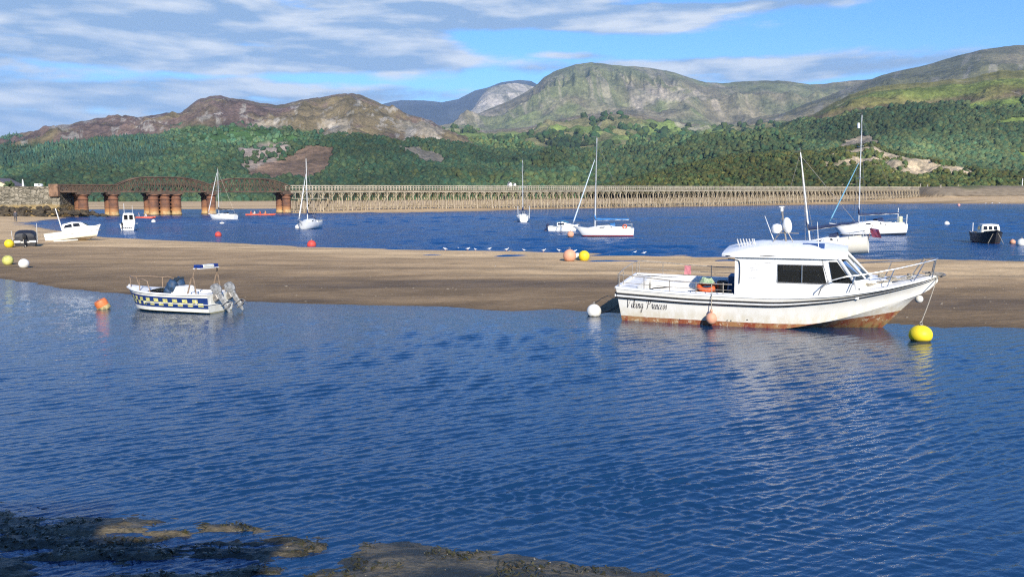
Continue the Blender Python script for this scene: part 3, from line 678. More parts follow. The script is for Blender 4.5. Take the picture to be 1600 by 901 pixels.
# ------------------------------------------------------------------ modelling kit
class MB:
    def __init__(s): s.v = []; s.f = []; s.m = []
    def add(s, v, f, m=0):
        b = len(s.v); s.v += [tuple(p) for p in v]; s.f += [tuple(i + b for i in q) for q in f]; s.m += [m] * len(f); return s
    def box(s, c, d, m=0, rz=0, bev=0, mtx=None):
        x, y, z = d[0] / 2, d[1] / 2, d[2] / 2
        if bev:
            b = bev; P_ = []
            for zz, k in ((-z, 1), (-z + b, 0), (z - b, 0), (z, 1)):
                xx, yy = x - b * k, y - b * k
                P_ += [(xx - b, -yy, zz), (xx, -yy + b, zz), (xx, yy - b, zz), (xx - b, yy, zz), (-xx + b, yy, zz), (-xx, yy - b, zz), (-xx, -yy + b, zz), (-xx + b, -yy, zz)]
            F_ = [tuple(range(7, -1, -1)), tuple(range(24, 32))]
            for r in range(3):
                for i in range(8): j = (i + 1) % 8; F_.append((r * 8 + i, r * 8 + j, r * 8 + 8 + j, r * 8 + 8 + i))
        else:
            P_ = [(a * x, b * y, c_ * z) for c_ in (-1, 1) for a, b in ((-1, -1), (1, -1), (1, 1), (-1, 1))]
            F_ = [(3, 2, 1, 0), (4, 5, 6, 7), (0, 1, 5, 4), (1, 2, 6, 5), (2, 3, 7, 6), (3, 0, 4, 7)]
        ca, sa = math.cos(rz), math.sin(rz)
        Q = [(p[0] * ca - p[1] * sa, p[0] * sa + p[1] * ca, p[2]) for p in P_]
        if mtx is not None: Q = [tuple(mtx @ Vector(q)) for q in Q]
        return s.add([(q[0] + c[0], q[1] + c[1], q[2] + c[2]) for q in Q], F_, m)
    def tube(s, pts, r, n=6, m=0, cap=True):
        pts = [Vector(p) for p in pts]; rs = r if isinstance(r, (list, tuple)) else [r] * len(pts)
        V_, F_ = [], []; up = None
        for i, p in enumerate(pts):
            a = pts[max(i - 1, 0)]; b = pts[min(i + 1, len(pts) - 1)]; t = (b - a)
            t = t.normalized() if t.length > 1e-9 else Vector((0, 0, 1))
            if up is None: up = Vector((0, 0, 1)) if abs(t.z) < .9 else Vector((1, 0, 0))
            u = up - t * up.dot(t)
            if u.length < 1e-3: u = t.orthogonal()
            u.normalize(); w = t.cross(u); up = u
            for k in range(n):
                an = 2 * math.pi * k / n; V_.append(p + (u * math.cos(an) + w * math.sin(an)) * rs[i])
        for i in range(len(pts) - 1):
            for k in range(n): j = (k + 1) % n; F_.append((i * n + k, i * n + j, (i + 1) * n + j, (i + 1) * n + k))
        if cap: F_.append(tuple(range(n - 1, -1, -1))); F_.append(tuple((len(pts) - 1) * n + k for k in range(n)))
        return s.add(V_, F_, m)
    def lathe(s, prof, c=(0, 0, 0), n=16, m=0, mtx=None):
        V_, F_ = [], []
        for r, z in prof:
            for k in range(n):
                an = 2 * math.pi * k / n; V_.append(Vector((r * math.cos(an), r * math.sin(an), z)))
        if mtx is not None: V_ = [mtx @ v for v in V_]
        V_ = [v + Vector(c) for v in V_]
        for i in range(len(prof) - 1):
            for k in range(n): j = (k + 1) % n; F_.append((i * n + k, i * n + j, (i + 1) * n + j, (i + 1) * n + k))
        F_.append(tuple(range(n - 1, -1, -1))); F_.append(tuple((len(prof) - 1) * n + k for k in range(n)))
        return s.add(V_, F_, m)
    def ell(s, c, r, n=14, k=9, m=0, mtx=None):
        pr = [(math.sin(math.pi * (i + .02) / (k + .04)), -math.cos(math.pi * (i + .02) / (k + .04))) for i in range(k + 1)]
        V_, F_ = [], []
        r = r if isinstance(r, (tuple, list)) else (r, r, r)
        for a, z in pr:
            for q in range(n):
                an = 2 * math.pi * q / n; p = Vector((a * math.cos(an) * r[0], a * math.sin(an) * r[1], z * r[2]))
                if mtx is not None: p = mtx @ p
                V_.append(p + Vector(c))
        for i in range(k):
            for q in range(n): j = (q + 1) % n; F_.append((i * n + q, i * n + j, (i + 1) * n + j, (i + 1) * n + q))
        F_.append(tuple(range(n - 1, -1, -1))); F_.append(tuple(k * n + q for q in range(n)))
        return s.add(V_, F_, m)
    def quad(s, a, b, c, d, th=.02, m=0):
        a, b, c, d = map(Vector, (a, b, c, d)); n = (b - a).cross(d - a).normalized() * th
        return s.add([a, b, c, d, a - n, b - n, c - n, d - n], [(0, 1, 2, 3), (7, 6, 5, 4), (0, 4, 5, 1), (1, 5, 6, 2), (2, 6, 7, 3), (3, 7, 4, 0)], m)
    def prism(s, poly, axis, a, b, m=0):
        "polygon in the plane across the axis ('x','y' or 'z'), extruded from a to b"
        n = len(poly)
        def pt(p, t): return {'x': (t, p[0], p[1]), 'y': (p[0], t, p[1]), 'z': (p[0], p[1], t)}[axis]
        V_ = [pt(p, a) for p in poly] + [pt(p, b) for p in poly]
        return s.add(V_, [tuple(range(n - 1, -1, -1)), tuple(range(n, 2 * n))] + [(i, (i + 1) % n, n + (i + 1) % n, n + i) for i in range(n)], m)
    def loft(s, rings, m=0, closed=True, cap=True):
        n = len(rings[0]); V_ = [p for r_ in rings for p in r_]; F_ = []
        for i in range(len(rings) - 1):
            for k in range(n if closed else n - 1): j = (k + 1) % n; F_.append((i * n + k, i * n + j, (i + 1) * n + j, (i + 1) * n + k))
        if cap: F_.append(tuple(range(n - 1, -1, -1))); F_.append(tuple((len(rings) - 1) * n + k for k in range(n)))
        return s.add(V_, F_, m)
    def build(s, name, mats, parent=None, smooth=False, auto=None, fix=True):
        if not isinstance(mats, (list, tuple)): mats = [mats]
        o = link_mesh(name, s.v, s.f, mats, parent, smooth, s.m)
        if fix:
            b = bmesh.new(); b.from_mesh(o.data); bmesh.ops.recalc_face_normals(b, faces=b.faces)
            if auto:
                for e in b.edges:
                    e.smooth = not (len(e.link_faces) == 2 and e.calc_face_angle(0) > R(auto))
                for f in b.faces: f.smooth = True
            b.to_mesh(o.data); b.free()
        return o
def empty(name, loc, rot=(0, 0, 0), label=None, cat=None, group=None):
    o = bpy.data.objects.new(name, None); COL.objects.link(o); o.location = loc; o.rotation_euler = rot; o.empty_display_size = .3
    return tag(o, label, cat, group)
def pchip(xs, ys, x):
    xs, ys = np.array(xs, float), np.array(ys, float); h = np.diff(xs); d = np.diff(ys) / h; mm = np.zeros(len(xs))
    for i in range(1, len(xs) - 1):
        if d[i - 1] * d[i] > 0:
            w1, w2 = 2 * h[i] + h[i - 1], h[i] + 2 * h[i - 1]; mm[i] = (w1 + w2) / (w1 / d[i - 1] + w2 / d[i])
    mm[0], mm[-1] = d[0], d[-1]
    i = int(np.clip(np.searchsorted(xs, x) - 1, 0, len(xs) - 2)); t = (x - xs[i]) / h[i]; t = min(max(t, 0), 1)
    return float((2 * t ** 3 - 3 * t * t + 1) * ys[i] + (t ** 3 - 2 * t * t + t) * h[i] * mm[i] + (-2 * t ** 3 + 3 * t * t) * ys[i + 1] + (t ** 3 - t * t) * h[i] * mm[i + 1])
def bands(name, levels, rough=.35, grime=.12, jit=.02, stain=None, slope=0, x0=0):
    "hull paint: colour by height on the hull, levels = [(z_upto, colour), ...], the edge of each worn by noise"
    m, nt, b = newmat(name); c = objco(nt); x, y, z = sepv(nt, c)
    n = noise(nt, c, 5, 6, .7); f = noise(nt, comb(nt, x * 1.2, y * 1.2, z * .5), 4, 5, .65); g = noise(nt, c, 26, 4, .6)
    zz = z + (n - .5) * jit - (x - x0)._m('MAXIMUM', 0.0) * slope
    z = zz
    cur = V(nt, nt.nodes.new('ShaderNodeRGB').outputs[0]); cur.s.default_value = (*levels[0][1], 1)
    for i in range(1, len(levels)):
        k = zz.sstep(levels[i - 1][0] - .006, levels[i - 1][0] + .006); cur = mixc(nt, k, cur, levels[i][1])
    dirt = (f * .7 + n * .3).sstep(.42, .72) * grime
    cur = mixc(nt, dirt, cur, (.30, .24, .13))
    if stain:      # flaking along the bottom paint
        zt = stain
        k = (n + (g - .5) * .5).sstep(.56, .62) * (zz.sstep(zt + .03, zt - .10)) * (zz.sstep(zt - .32, zt - .2))
        cur = mixc(nt, k * .85, cur, (.62, .54, .42))
        sc = noise(nt, comb(nt, x * .9, y, z * 7.0), 3, 5, .7); cur = mixc(nt, sc.sstep(.60, .72) * .2, cur, (.42, .30, .16))
        wd = zz.sstep(zt - .12, zt - .42) * n.sstep(.38, .60); cur = mixc(nt, wd * .8, cur, (.075, .070, .022))
        yl = zz.sstep(zt + .42, zt + .02) * f.sstep(.3, .62) * .42; cur = mixc(nt, yl, cur, (.50, .38, .16))
    nt.links.new(cur.s, b.inputs['Base Color']); rr = n * .3 + (rough - .1); nt.links.new(rr.s, b.inputs['Roughness'])
    b.inputs['Specular IOR Level'].default_value = .35
    bump(nt, b, n, .12, .02)
    return m
WHITE = mat('gelcoat_white', (.80, .79, .75), .35, var=.07, scale=2.5); CREAM = mat('gelcoat_cream', (.74, .70, .58), .4, var=.1, scale=2.5)
DECKW = mat('deck_white', (.74, .73, .69), .6, var=.12, scale=3); CHROME = mat('stainless', (.62, .60, .56), .3, .9, var=.15); STEEL = mat('galvanised', (.36, .33, .29), .55, .6, var=.25)
GALV = mat('rail_weathered', (.50, .44, .36), .5, .5, var=.25, scale=9)
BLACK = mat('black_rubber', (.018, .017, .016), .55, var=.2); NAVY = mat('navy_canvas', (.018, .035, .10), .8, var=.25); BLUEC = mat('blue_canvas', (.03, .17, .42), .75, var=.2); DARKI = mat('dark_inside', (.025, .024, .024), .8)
ORANGE = mat('orange_buoy', (.72, .20, .06), .55, var=.22, scale=4); PEACH = mat('peach_buoy', (.70, .33, .20), .55, var=.18, scale=4); YEL = mat('yellow_buoy', (.78, .60, .02), .45, var=.12, scale=3); YELG = mat('faded_yellow_buoy', (.62, .60, .16), .6, var=.25, scale=3); WBUOY = mat('white_buoy', (.78, .76, .70), .5, var=.12, scale=3); REDB = mat('red_buoy', (.62, .05, .04), .5, var=.2)
ROPE = mat('rope', (.42, .37, .28), .9, var=.3, scale=30); ALU = mat('mast_alloy', (.66, .66, .64), .4, .25, var=.1, scale=4); WOOD = mat('varnished_wood', (.22, .10, .04), .5, var=.3, scale=4); GREYP = mat('outboard_grey', (.27, .27, .26), .45, var=.35, scale=7); SAILW = mat('sail_white', (.74, .74, .72), .8, var=.1)
def glass_dark():
    m, nt, b = newmat('window_glass'); b.inputs['Base Color'].default_value = (.012, .013, .015, 1); b.inputs['Roughness'].default_value = .06; b.inputs['IOR'].default_value = 1.5; return m
GLASS = glass_dark()
def glass_tint():
    m, nt, b = newmat('tinted_glass'); b.inputs['Base Color'].default_value = (.16, .17, .17, 1); b.inputs['Roughness'].default_value = .03; b.inputs['Transmission Weight'].default_value = .9; b.inputs['IOR'].default_value = 1.12; return m
GLASST = glass_tint()
def glass_clear():
    m, nt, b = newmat('screen_glass'); b.inputs['Base Color'].default_value = (.20, .25, .28, 1); b.inputs['Roughness'].default_value = .05; b.inputs['Transmission Weight'].default_value = .75; b.inputs['IOR'].default_value = 1.1; return m
GLASSC = glass_clear()
PEACH = bands('peach_buoy_worn', [(.02, (.22, .14, .07)), (9, (.66, .32, .20))], .55, .30, .10); WBUOY = bands('white_buoy_worn', [(.02, (.25, .22, .12)), (9, (.74, .72, .65))], .5, .30, .10)
YEL = bands('yellow_buoy_worn', [(.02, (.28, .21, .04)), (9, (.74, .57, .02))], .45, .22, .08); REDB = bands('red_buoy_worn', [(.02, (.15, .05, .03)), (9, (.55, .055, .045))], .5, .22, .08)
def arc(p0, p1, p2, n=6):
    p0, p1, p2 = Vector(p0), Vector(p1), Vector(p2); return [p0 * (1 - t) ** 2 + p1 * 2 * t * (1 - t) + p2 * t * t for t in [i / n for i in range(n + 1)]]
def sag(a, b, s, n=8):
    a, b = Vector(a), Vector(b); return [a.lerp(b, i / n) - Vector((0, 0, s * 4 * (i / n) * (1 - i / n))) for i in range(n + 1)]
# ------------------------------------------------------------------ the large white boat aground on the edge of the bank
BH = R(-22)
bp = empty('cabin_cruiser', (3.80, 27.25, 0.02), (R(4.2), 0, BH), 'large white boat with a red bottom, wheelhouse and black stripes aground at the sandbank edge', 'boat')
SX = [0, 1.2, 2.5, 4.5, 6.2, 7.4, 8.3, 8.85, 9.12]
HB = [1.38, 1.48, 1.54, 1.55, 1.42, 1.08, .62, .26, .03]
ZD = [1.12, 1.08, 1.04, 1.03, 1.12, 1.26, 1.41, 1.52, 1.58]
CB = [1.22, 1.30, 1.34, 1.32, 1.08, .66, .27, .07, .012]
CZ = [-.02, -.02, -.02, .02, .30, .62, .90, 1.12, 1.40]
KZ = [-.30, -.34, -.36, -.38, -.38, -.34, .44, 1.10, 1.46]
KZf = lambda x: (pchip([0, 4.5, 6.6, 7.35, 7.75, 8.2, 8.65, 9.12], [-.30, -.38, -.38, -.34, 0.0, .52, 1.02, 1.50], x))
def hp(x, s, sg=-1, off=0.0):
    "point on the topsides: s 0 at the deck edge, 1 at the chine"
    hb, cb, zd, cz = pchip(SX, HB, x), pchip(SX, CB, x), pchip(SX, ZD, x), pchip(SX, CZ, x)
    fl = math.sin(math.pi * s) * .10 * min(1, max(0, (x - 4.5) / 3.0)) * min(1, hb)
    y = hb * (1 - s) + cb * s - fl + off
    xx = x - (.18 * s * max(0, 1 - x / 1.0))
    return Vector((x + (0.16 * s if x < .01 else 0), sg * y, zd * (1 - s) + cz * s))
mb = MB(); xsn = [9.12 * (i / 44) for i in range(45)]
rings = []
for x in xsn:
    cb, cz, kz = pchip(SX, CB, x), pchip(SX, CZ, x), min(KZf(x), pchip(SX, CZ, x))
    side = [hp(x, j / 8, -1) for j in range(9)]
    bot = [Vector((side[-1].x, -cb * (1 - k / 4), cz + (kz - cz) * (k / 4) ** (1.0 if x < 6 else 1.15))) for k in range(1, 5)]
    port = [Vector((p.x, -p.y, p.z)) for p in reversed(side + bot[:-1])]
    rings.append(side + bot + port)
mb.loft(rings, closed=False, cap=False)
n = len(rings[0]); mb.add(rings[0], [tuple(range(n))])
hullm = bands('princess_hull', [(.225, (.27, .060, .030)), (9, (.80, .775, .70))], .35, .14, .035, stain=.225, slope=.115, x0=5.7)
hull = mb.build('hull', hullm, bp, auto=25)
# rubbing strake: black, white, black, following the sheer on both sides and across the transom
for nm, s0, s1, m_ in (('rubbing_strake', .13, .17, BLACK), ('rubbing_strake', .24, .285, BLACK), ('strake_moulding', .17, .24, WHITE)):
    sb = MB()
    for sg in (-1, 1):
        rr = []
        for x in xsn:
            a = hp(x, s0, sg, .006); b = hp(x, s1, sg, .006); a2 = hp(x, s0, sg, .045 if m_ is BLACK else .03); b2 = hp(x, s1, sg, .045 if m_ is BLACK else .03)
            rr.append([a, a2, b2, b])
        sb.loft(rr)
    a = hp(0, s0); b = hp(0, s1); sb.box((-.02, 0, (a.z + b.z) / 2), (.05, 2 * abs(a.y), a.z - b.z))
    sb.build(nm, m_, hull)
# deck: side decks, aft platform, foredeck; cockpit well
dk = MB()
def deck_strip(x0, x1, yin, yout_f, dz=0.0, nx=10, both=True):
    for sg in (-1, 1):
        rows = []
        for i in range(nx + 1):
            x = x0 + (x1 - x0) * i / nx; zd = pchip(SX, ZD, x) - .02 + dz; yo = pchip(SX, HB, x) - .01
            rows.append([(x, sg * yo, zd), (x, sg * min(yin, yo), zd + .02)])
        dk.loft(rows, closed=False, cap=False)
deck_strip(0, 6.3, 1.20, None)
rows = []
for i in range(16):
    x = 6.3 + 2.80 * i / 15; hb = pchip(SX, HB, x) - .01; zd = pchip(SX, ZD, x) - .02
    rows.append([(x, -hb, zd), (x, -hb * .5, zd + .05), (x, 0, zd + .07), (x, hb * .5, zd + .05), (x, hb, zd)])
dk.loft(rows, closed=False, cap=False)
dk.quad((0, -1.2, 1.10), (.55, -1.2, 1.08), (.55, 1.2, 1.08), (0, 1.2, 1.10), .05)
dk.quad((.552, 1.2, .50), (.552, 1.2, 1.09), (.552, -1.2, 1.09), (.552, -1.2, .50), .03)
dk.quad((.55, -1.2, .50), (3.55, -1.2, .50), (3.55, 1.2, .50), (.55, 1.2, .50), .03)
for sg in (-1, 1):
    dk.quad((.55, sg * 1.2, .50), (3.55, sg * 1.2, .50), (3.55, sg * 1.2, 1.05), (.55, sg * 1.2, 1.07), .03)
dk.build('deck', DECKW, bp, auto=30)
cap = MB()      # raised gunwale capping
for sg in (-1, 1):
    rr = []
    for x in xsn[:-1]:
        a = hp(x, 0, sg); hb = abs(a.y); w = min(.07, hb * .8); rr.append([(a.x, sg * (hb + .012), a.z - .03), (a.x, sg * (hb + .012), a.z + .035), (a.x, sg * (hb - w), a.z + .035), (a.x, sg * (hb - w), a.z - .03)])
    cap.loft(rr)
cap.box((.0, 0, 1.12), (.08, 2.7, .07)); cap.build('gunwale', WHITE, bp, auto=30)
# benches and engine box in the cockpit
b_ = MB(); b_.box((1.9, .98, .74), (2.6, .40, .46), bev=.03); b_.box((1.75, -.98, .70), (1.9, .40, .38), bev=.03); b_.build('bench', DECKW, bp)
b_ = MB(); b_.box((2.7, .02, .72), (.85, .75, .44), bev=.03); b_.build('engine_box', WOOD, bp)
b_ = MB(); b_.box((1.35, -.3, .62), (.5, .35, .24), bev=.02); b_.tube([(.75, -.5, .9), (1.0, -.45, .98), (1.5, -.35, 1.02)], .022); b_.build('tiller', BLACK, bp)
def torus(mb_, c, R_, r_, n=20, m=0, mtx=Matrix.Identity(4), squash=1.0):
    rings = []
    for i in range(n + 1):
        a = 2 * math.pi * i / n; rings.append([Vector(c) + (mtx @ Vector(((R_ + r_ * math.cos(b)) * math.cos(a), (R_ + r_ * math.cos(b)) * math.sin(a), r_ * squash * math.sin(b)))) for b in [2 * math.pi * k / 8 for k in range(8)]])
    for i in range(n): mb_.loft([rings[i], rings[i + 1]], cap=False, m=m if (i // 3) % 2 == 0 or m == 0 else 0)
# wheelhouse -------------------------------------------------------------
WS = 1.13; XA, XF = 3.62, 6.32     # half width, aft face, front corner
wh = MB()
zb = .96
for sg in (-1, 1):
    y = sg * WS; yt = sg * (WS - .07)
    # side wall around the window opening: window x 4.83..6.16, z 1.42..1.95
    def q(x0, z0, x1, z1, x2, z2, x3, z3):
        Y = lambda z: sg * (WS - .07 * (z - zb) / 1.2)
        wh.quad((x0, Y(z0), z0), (x1, Y(z1), z1), (x2, Y(z2), z2), (x3, Y(z3), z3), .04 * (1 if sg < 0 else -1))
    q(XA, zb, 4.80, zb, 4.80, 2.18, XA, 2.18)
    q(4.80, zb, 6.22, zb, 6.22, 1.42, 4.80, 1.42)
    q(4.80, 1.93, 6.08, 1.93, 6.02, 2.18, 4.80, 2.18)
    q(6.16, 1.42, 6.94, 1.42, 6.42, 2.16, 5.98, 2.16)
    q(6.22, zb, 7.04, zb + .05, 6.94, 1.42, 6.22, 1.42)
# inside: floor, helm, seat and clutter on the sill
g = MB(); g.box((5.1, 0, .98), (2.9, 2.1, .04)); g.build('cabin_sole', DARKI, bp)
g = MB(); g.box((6.0, -.45, 1.22), (.5, .9, .45), bev=.03); torus(g, (5.70, -.45, 1.50), .19, .02, 14, mtx=Matrix.Rotation(R(70), 4, 'Y')); g.build('helm', WOOD, bp)
g = MB(); g.box((5.15, -.5, 1.35), (.12, .45, .6), bev=.04); g.box((5.3, -.5, 1.15), (.42, .45, .1), bev=.03); g.build('helm_seat', mat('seat_tan', (.30, .20, .12), .7), bp)
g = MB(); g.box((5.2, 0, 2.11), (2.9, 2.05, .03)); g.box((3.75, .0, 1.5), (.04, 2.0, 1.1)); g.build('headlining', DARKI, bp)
for x_, c_ in ((4.98, WHITE), (5.62, WHITE), (5.86, CREAM), (6.02, WHITE)):
    g = MB(); g.box((x_, -1.0, 1.47), (.13, .08, .09), bev=.01); g.build('sill_item', c_, bp)
# aft bulkhead with an open doorway
wh.quad((XA, -WS, zb - .45), (XA, -.25, zb - .45), (XA, -.25, 2.15), (XA, -WS + .05, 2.15), .04)
wh.quad((XA, .45, zb - .45), (XA, WS, zb - .45), (XA, WS - .05, 2.15), (XA, .45, 2.15), .04)
wh.quad((XA, -.25, 2.0), (XA, .45, 2.0), (XA, .45, 2.2), (XA, -.25, 2.2), .04)
# front under the windscreen
FX = lambda y: 7.02 + .42 * (1 - (abs(y) / WS) ** 2)
ys_ = [-WS, -.62, 0.0, .62, WS]
for i in range(4):
    a, b2 = ys_[i], ys_[i + 1]
    wh.quad((FX(a) - .02, a, 1.05), (FX(b2) - .02, b2, 1.05), (FX(b2) - .10, b2, 1.50), (FX(a) - .10, a, 1.50), .04)
who = wh.build('wheelhouse', WHITE, bp)
# windscreen panes and pillars
TX = lambda y: 6.44 + .26 * (1 - (abs(y) / WS) ** 2)
for i in range(4):
    a, b2 = ys_[i], ys_[i + 1]; g = MB()
    L0, L1 = Vector((FX(a) - .10, a, 1.50)), Vector((FX(b2) - .10, b2, 1.50)); T1, T0 = Vector((TX(b2), b2 * .94, 2.14)), Vector((TX(a), a * .94, 2.14))
    c_ = (L0 + L1 + T0 + T1) / 4; ins = lambda p: c_ + (p - c_) * .97
    g.quad(ins(L0), ins(L1), ins(T1), ins(T0), .01); gl = g.build('windscreen', GLASSC, bp)
for i, y in enumerate(ys_):
    p = MB(); p.tube([(FX(y) - .09, y, 1.46), (TX(y) + .01, y * .94, 2.16)], .042, 5); p.build('pillar', WHITE, who)
p = MB(); p.tube([(FX(y) - .085, y, 1.50) for y in [-WS + 2 * WS * k / 12 for k in range(13)]], .035, 6); p.build('windscreen_sill', WHITE, who)
for sg in (-1, 1):
    Y = lambda z: sg * (WS - .012 - .07 * (z - zb) / 1.2)
    for (x0, x1, x2, x3) in ((4.82, 5.46, 5.46, 4.82), (5.50, 6.19, 6.04, 5.50)):
        g = MB(); g.quad((x0, Y(1.43), 1.43), (x1, Y(1.43), 1.43), (x2, Y(1.92), 1.92), (x3, Y(1.92), 1.92), .012 * (1 if sg < 0 else -1)); w = g.build('side_window', GLASST, bp)
    fr = MB(); o_ = sg * .018
    pts = [(4.80, 1.415), (6.22, 1.415), (6.06, 1.94), (4.80, 1.94), (4.80, 1.415)]
    fr.tube([(x, Y(z) + o_, z) for x, z in pts], .016, 5); fr.tube([(5.48, Y(1.42) + o_, 1.42), (5.48, Y(1.93) + o_, 1.93)], .022, 5); fr.build('window_frame', CHROME, w)
    # quarter pane ahead of the side window
    g = MB(); g.quad((6.32, sg * (WS - .010), 1.46), (6.86, sg * (WS - .012), 1.46), (6.42, sg * (WS - .040), 2.06), (6.20, sg * (WS - .040), 2.06), .01 * (1 if sg < 0 else -1)); g.build('quarter_window', GLASST, bp)
    dl = MB(); dl.tube(arc((XA + .10, sg * (WS + .012), 1.35), (XA + .14, sg * (WS - .02), 2.05), (XA + .05, sg * (WS - .04), 2.04), 5) + [(XA - .25, sg * (WS - .03), 2.08)], .013, 5); dl.build('trim', BLACK, who)
# roof: cambered, with rounded aft overhang
rf = MB(); rr = []
for i in range(21):
    x = 3.18 + (6.70 - 3.18) * i / 20; t = i / 20
    hw = (WS + .02) * min(1, .86 + .35 * min(t * 5, 1)) * (1 - .10 * max(0, (t - .85) / .15)); ztop = .30 * min(1, (t * 3.2 + .06) ** .6) * (1 - .55 * max(0, (t - .72) / .28)); zb_ = 2.14
    ring = [(x, -hw, zb_)] + [(x, -hw * math.cos(math.pi * k / 10) , zb_ + .05 + ztop * math.sin(math.pi * k / 10) ** .75) for k in range(11)] + [(x, hw, zb_)]
    rf.append if False else rr.append(ring)
rf.loft(rr, closed=True); rfo = rf.build('roof', WHITE, bp, auto=40)
g = MB(); g.tube([(3.3, -WS * .98, 2.17), (4.5, -WS - .015, 2.20), (6.2, -WS * .97, 2.17)], .012, 5); g.tube([(3.3, WS * .98, 2.17), (4.5, WS + .015, 2.20), (6.2, WS * .97, 2.17)], .012, 5); g.build('gutter', BLACK, rfo)
hatch = MB(); hatch.box((5.75, -.55, 2.42), (.62, .42, .05), bev=.01, mtx=Matrix.Rotation(R(14), 4, 'X')); hatch.build('roof_hatch', mat('blue_hatch', (.05, .10, .25), .3), rfo)
# small notice lettering on the wheelhouse side: grey rules standing for the fine print
for k, (x0, w_n, z) in enumerate([(4.02, .34, 1.93), (4.02, .10, 1.87), (4.02, .12, 1.82), (4.02, .26, 1.77), (4.02, .34, 1.72), (4.0, .22, 1.52), (4.40, .22, 1.98)]):
    Yn = -(WS - .07 * (z - zb) / 1.2) - .004
    g = MB(); g.tube([(x0 + .012 * q_, Yn, z + random.uniform(-.010, .010)) for q_ in range(int(w_n / .012))], .0045, 4); g.build('lettering', mat('grey_ink', (.28, .28, .30), .8), bp)
# rod rack, antennas, radar mast on the roof
rk = MB(); 
for k in range(6): rk.tube([(3.62 + k * .085, -.45 + .02 * k, 2.38), (3.56 + k * .085, -.47 + .02 * k, 2.60)], .020, 6)
rk.tube([(3.56, -.45, 2.42), (4.12, -.34, 2.46)], .014, 5); rk.build('rod_rack', ALU, rfo)
aer = MB(); aer.tube([(4.62, .1, 2.40), (4.30, .1, 3.25)], [.014, .007], 5); aer.build('aerial', WHITE, rfo)
aer = MB(); aer.tube([(5.9, -.62, 2.3), (5.84, -.62, 3.15)], [.014, .007], 5); aer.build('aerial', WHITE, rfo)
aer = MB(); aer.tube([(4.1, -.5, 2.42), (4.05, -.5, 2.62)], .012, 5); aer.build('aerial', WHITE, rfo)
ms = MB(); ms.tube([(4.95, .12, 2.42), (4.80, .12, 3.38)], .028, 6); ms.tube([(4.95, .12, 3.0), (4.55, .38, 2.45)], .014, 5); ms.tube([(4.95, .12, 3.0), (4.55, -.15, 2.45)], .014, 5); ms.tube([(4.5, .12, 2.75), (5.3, .12, 2.72)], .016, 5); ms.tube([(5.2, -.1, 2.40), (4.88, .12, 2.95)], .014, 5)
mso = ms.build('radar_mast', STEEL, bp)
rd = MB(); rd.lathe([(.02, -.13), (.13, -.12), (.16, -.04), (.155, .05), (.12, .12), (.02, .15)], (4.66, .12, 2.86), 14); rd.build('radar_dome', WHITE, mso, auto=50)
rd = MB(); rd.ell((4.96, .12, 2.96), (.135, .135, .25), mtx=Matrix.Rotation(R(-8), 4, 'Y')); rd.build('radar_dome', WHITE, mso, smooth=True)
rd = MB(); rd.lathe([(.03, 0), (.045, .02), (.045, .1), (.02, .12)], (4.79, .12, 3.38), 8); rd.tube([(4.72, .12, 3.52), (4.86, .12, 3.52)], .02, 5); rd.build('mast_light', WHITE, mso)
# trunk cabin and clutter on the foredeck
tk = MB(); rr = []
for i in range(9):
    x = 6.65 + 1.25 * i / 8; hw = .88 - .42 * (i / 8) ** 1.3; z0 = pchip(SX, ZD, x) - .01; z1 = z0 + .26 * (1 - .65 * (i / 8) ** 2.2)
    rr.append([(x, -hw, z0), (x, -hw * .86, z1), (x, 0, z1 + .05), (x, hw * .86, z1), (x, hw, z0)])
tk.loft(rr); tk.build('cabin_trunk', WHITE, bp, auto=35)
ht = MB(); ht.box((7.0, 0, 1.46), (.45, .45, .06), bev=.015, mtx=Matrix.Rotation(R(4), 4, 'Y')); ht.build('fore_hatch', mat('hatch_grey', (.35, .34, .32), .4), bp)
ck = MB(); rnd = random.Random(3)
for k in range(9):
    cx, cy = 7.15 + rnd.uniform(-.25, .95), rnd.uniform(-.55, .25); zz = pchip(SX, ZD, cx) + .10; rr_ = rnd.uniform(.08, .20)
    if abs(cy) > pchip(SX, HB, cx) - .2: continue
    for t in range(3): ck.tube([(cx + rr_ * math.cos(a * .7) * (1 - .1 * t), cy + rr_ * math.sin(a * .7) * (1 - .1 * t), zz + .03 * t + .12 * (k % 2)) for a in range(10)], .015, 5)
ck.tube(sag((6.9, -.8, 1.32), (8.5, -.2, 1.62), .05), .018, 5); ck.tube(sag((7.5, -.6, 1.45), (9.0, -.05, 1.66), .06), .016, 5)
ck.build('deck_rope', ROPE, bp)
cl = MB(); cl.box((6.95, -1.02, 1.28), (.22, .05, .03)); cl.box((6.90, -1.02, 1.245), (.03, .03, .06)); cl.box((7.0, -1.02, 1.245), (.03, .03, .06)); cl.build('cleat', BLACK, bp)
an = MB(); an.box((8.98, 0, 1.61), (.40, .16, .05)); an.tube([(8.7, 0, 1.67), (9.25, 0, 1.64)], .025, 6); an.tube([(9.22, -.17, 1.60), (9.30, 0, 1.60), (9.22, .17, 1.60)], .03, 5); an.lathe([(.05, -.07), (.055, 0), (.05, .07)], (9.19, 0, 1.58), 8, mtx=Matrix.Rotation(R(90), 4, 'X')); an.build('anchor', STEEL, bp)
bo = MB(); bo.tube([(8.35, -.1, 1.45), (8.35, -.1, 1.62)], .05, 8); bo.tube([(8.35, -.22, 1.58), (8.35, .02, 1.58)], .02, 6); bo.build('mooring_post', STEEL, bp)
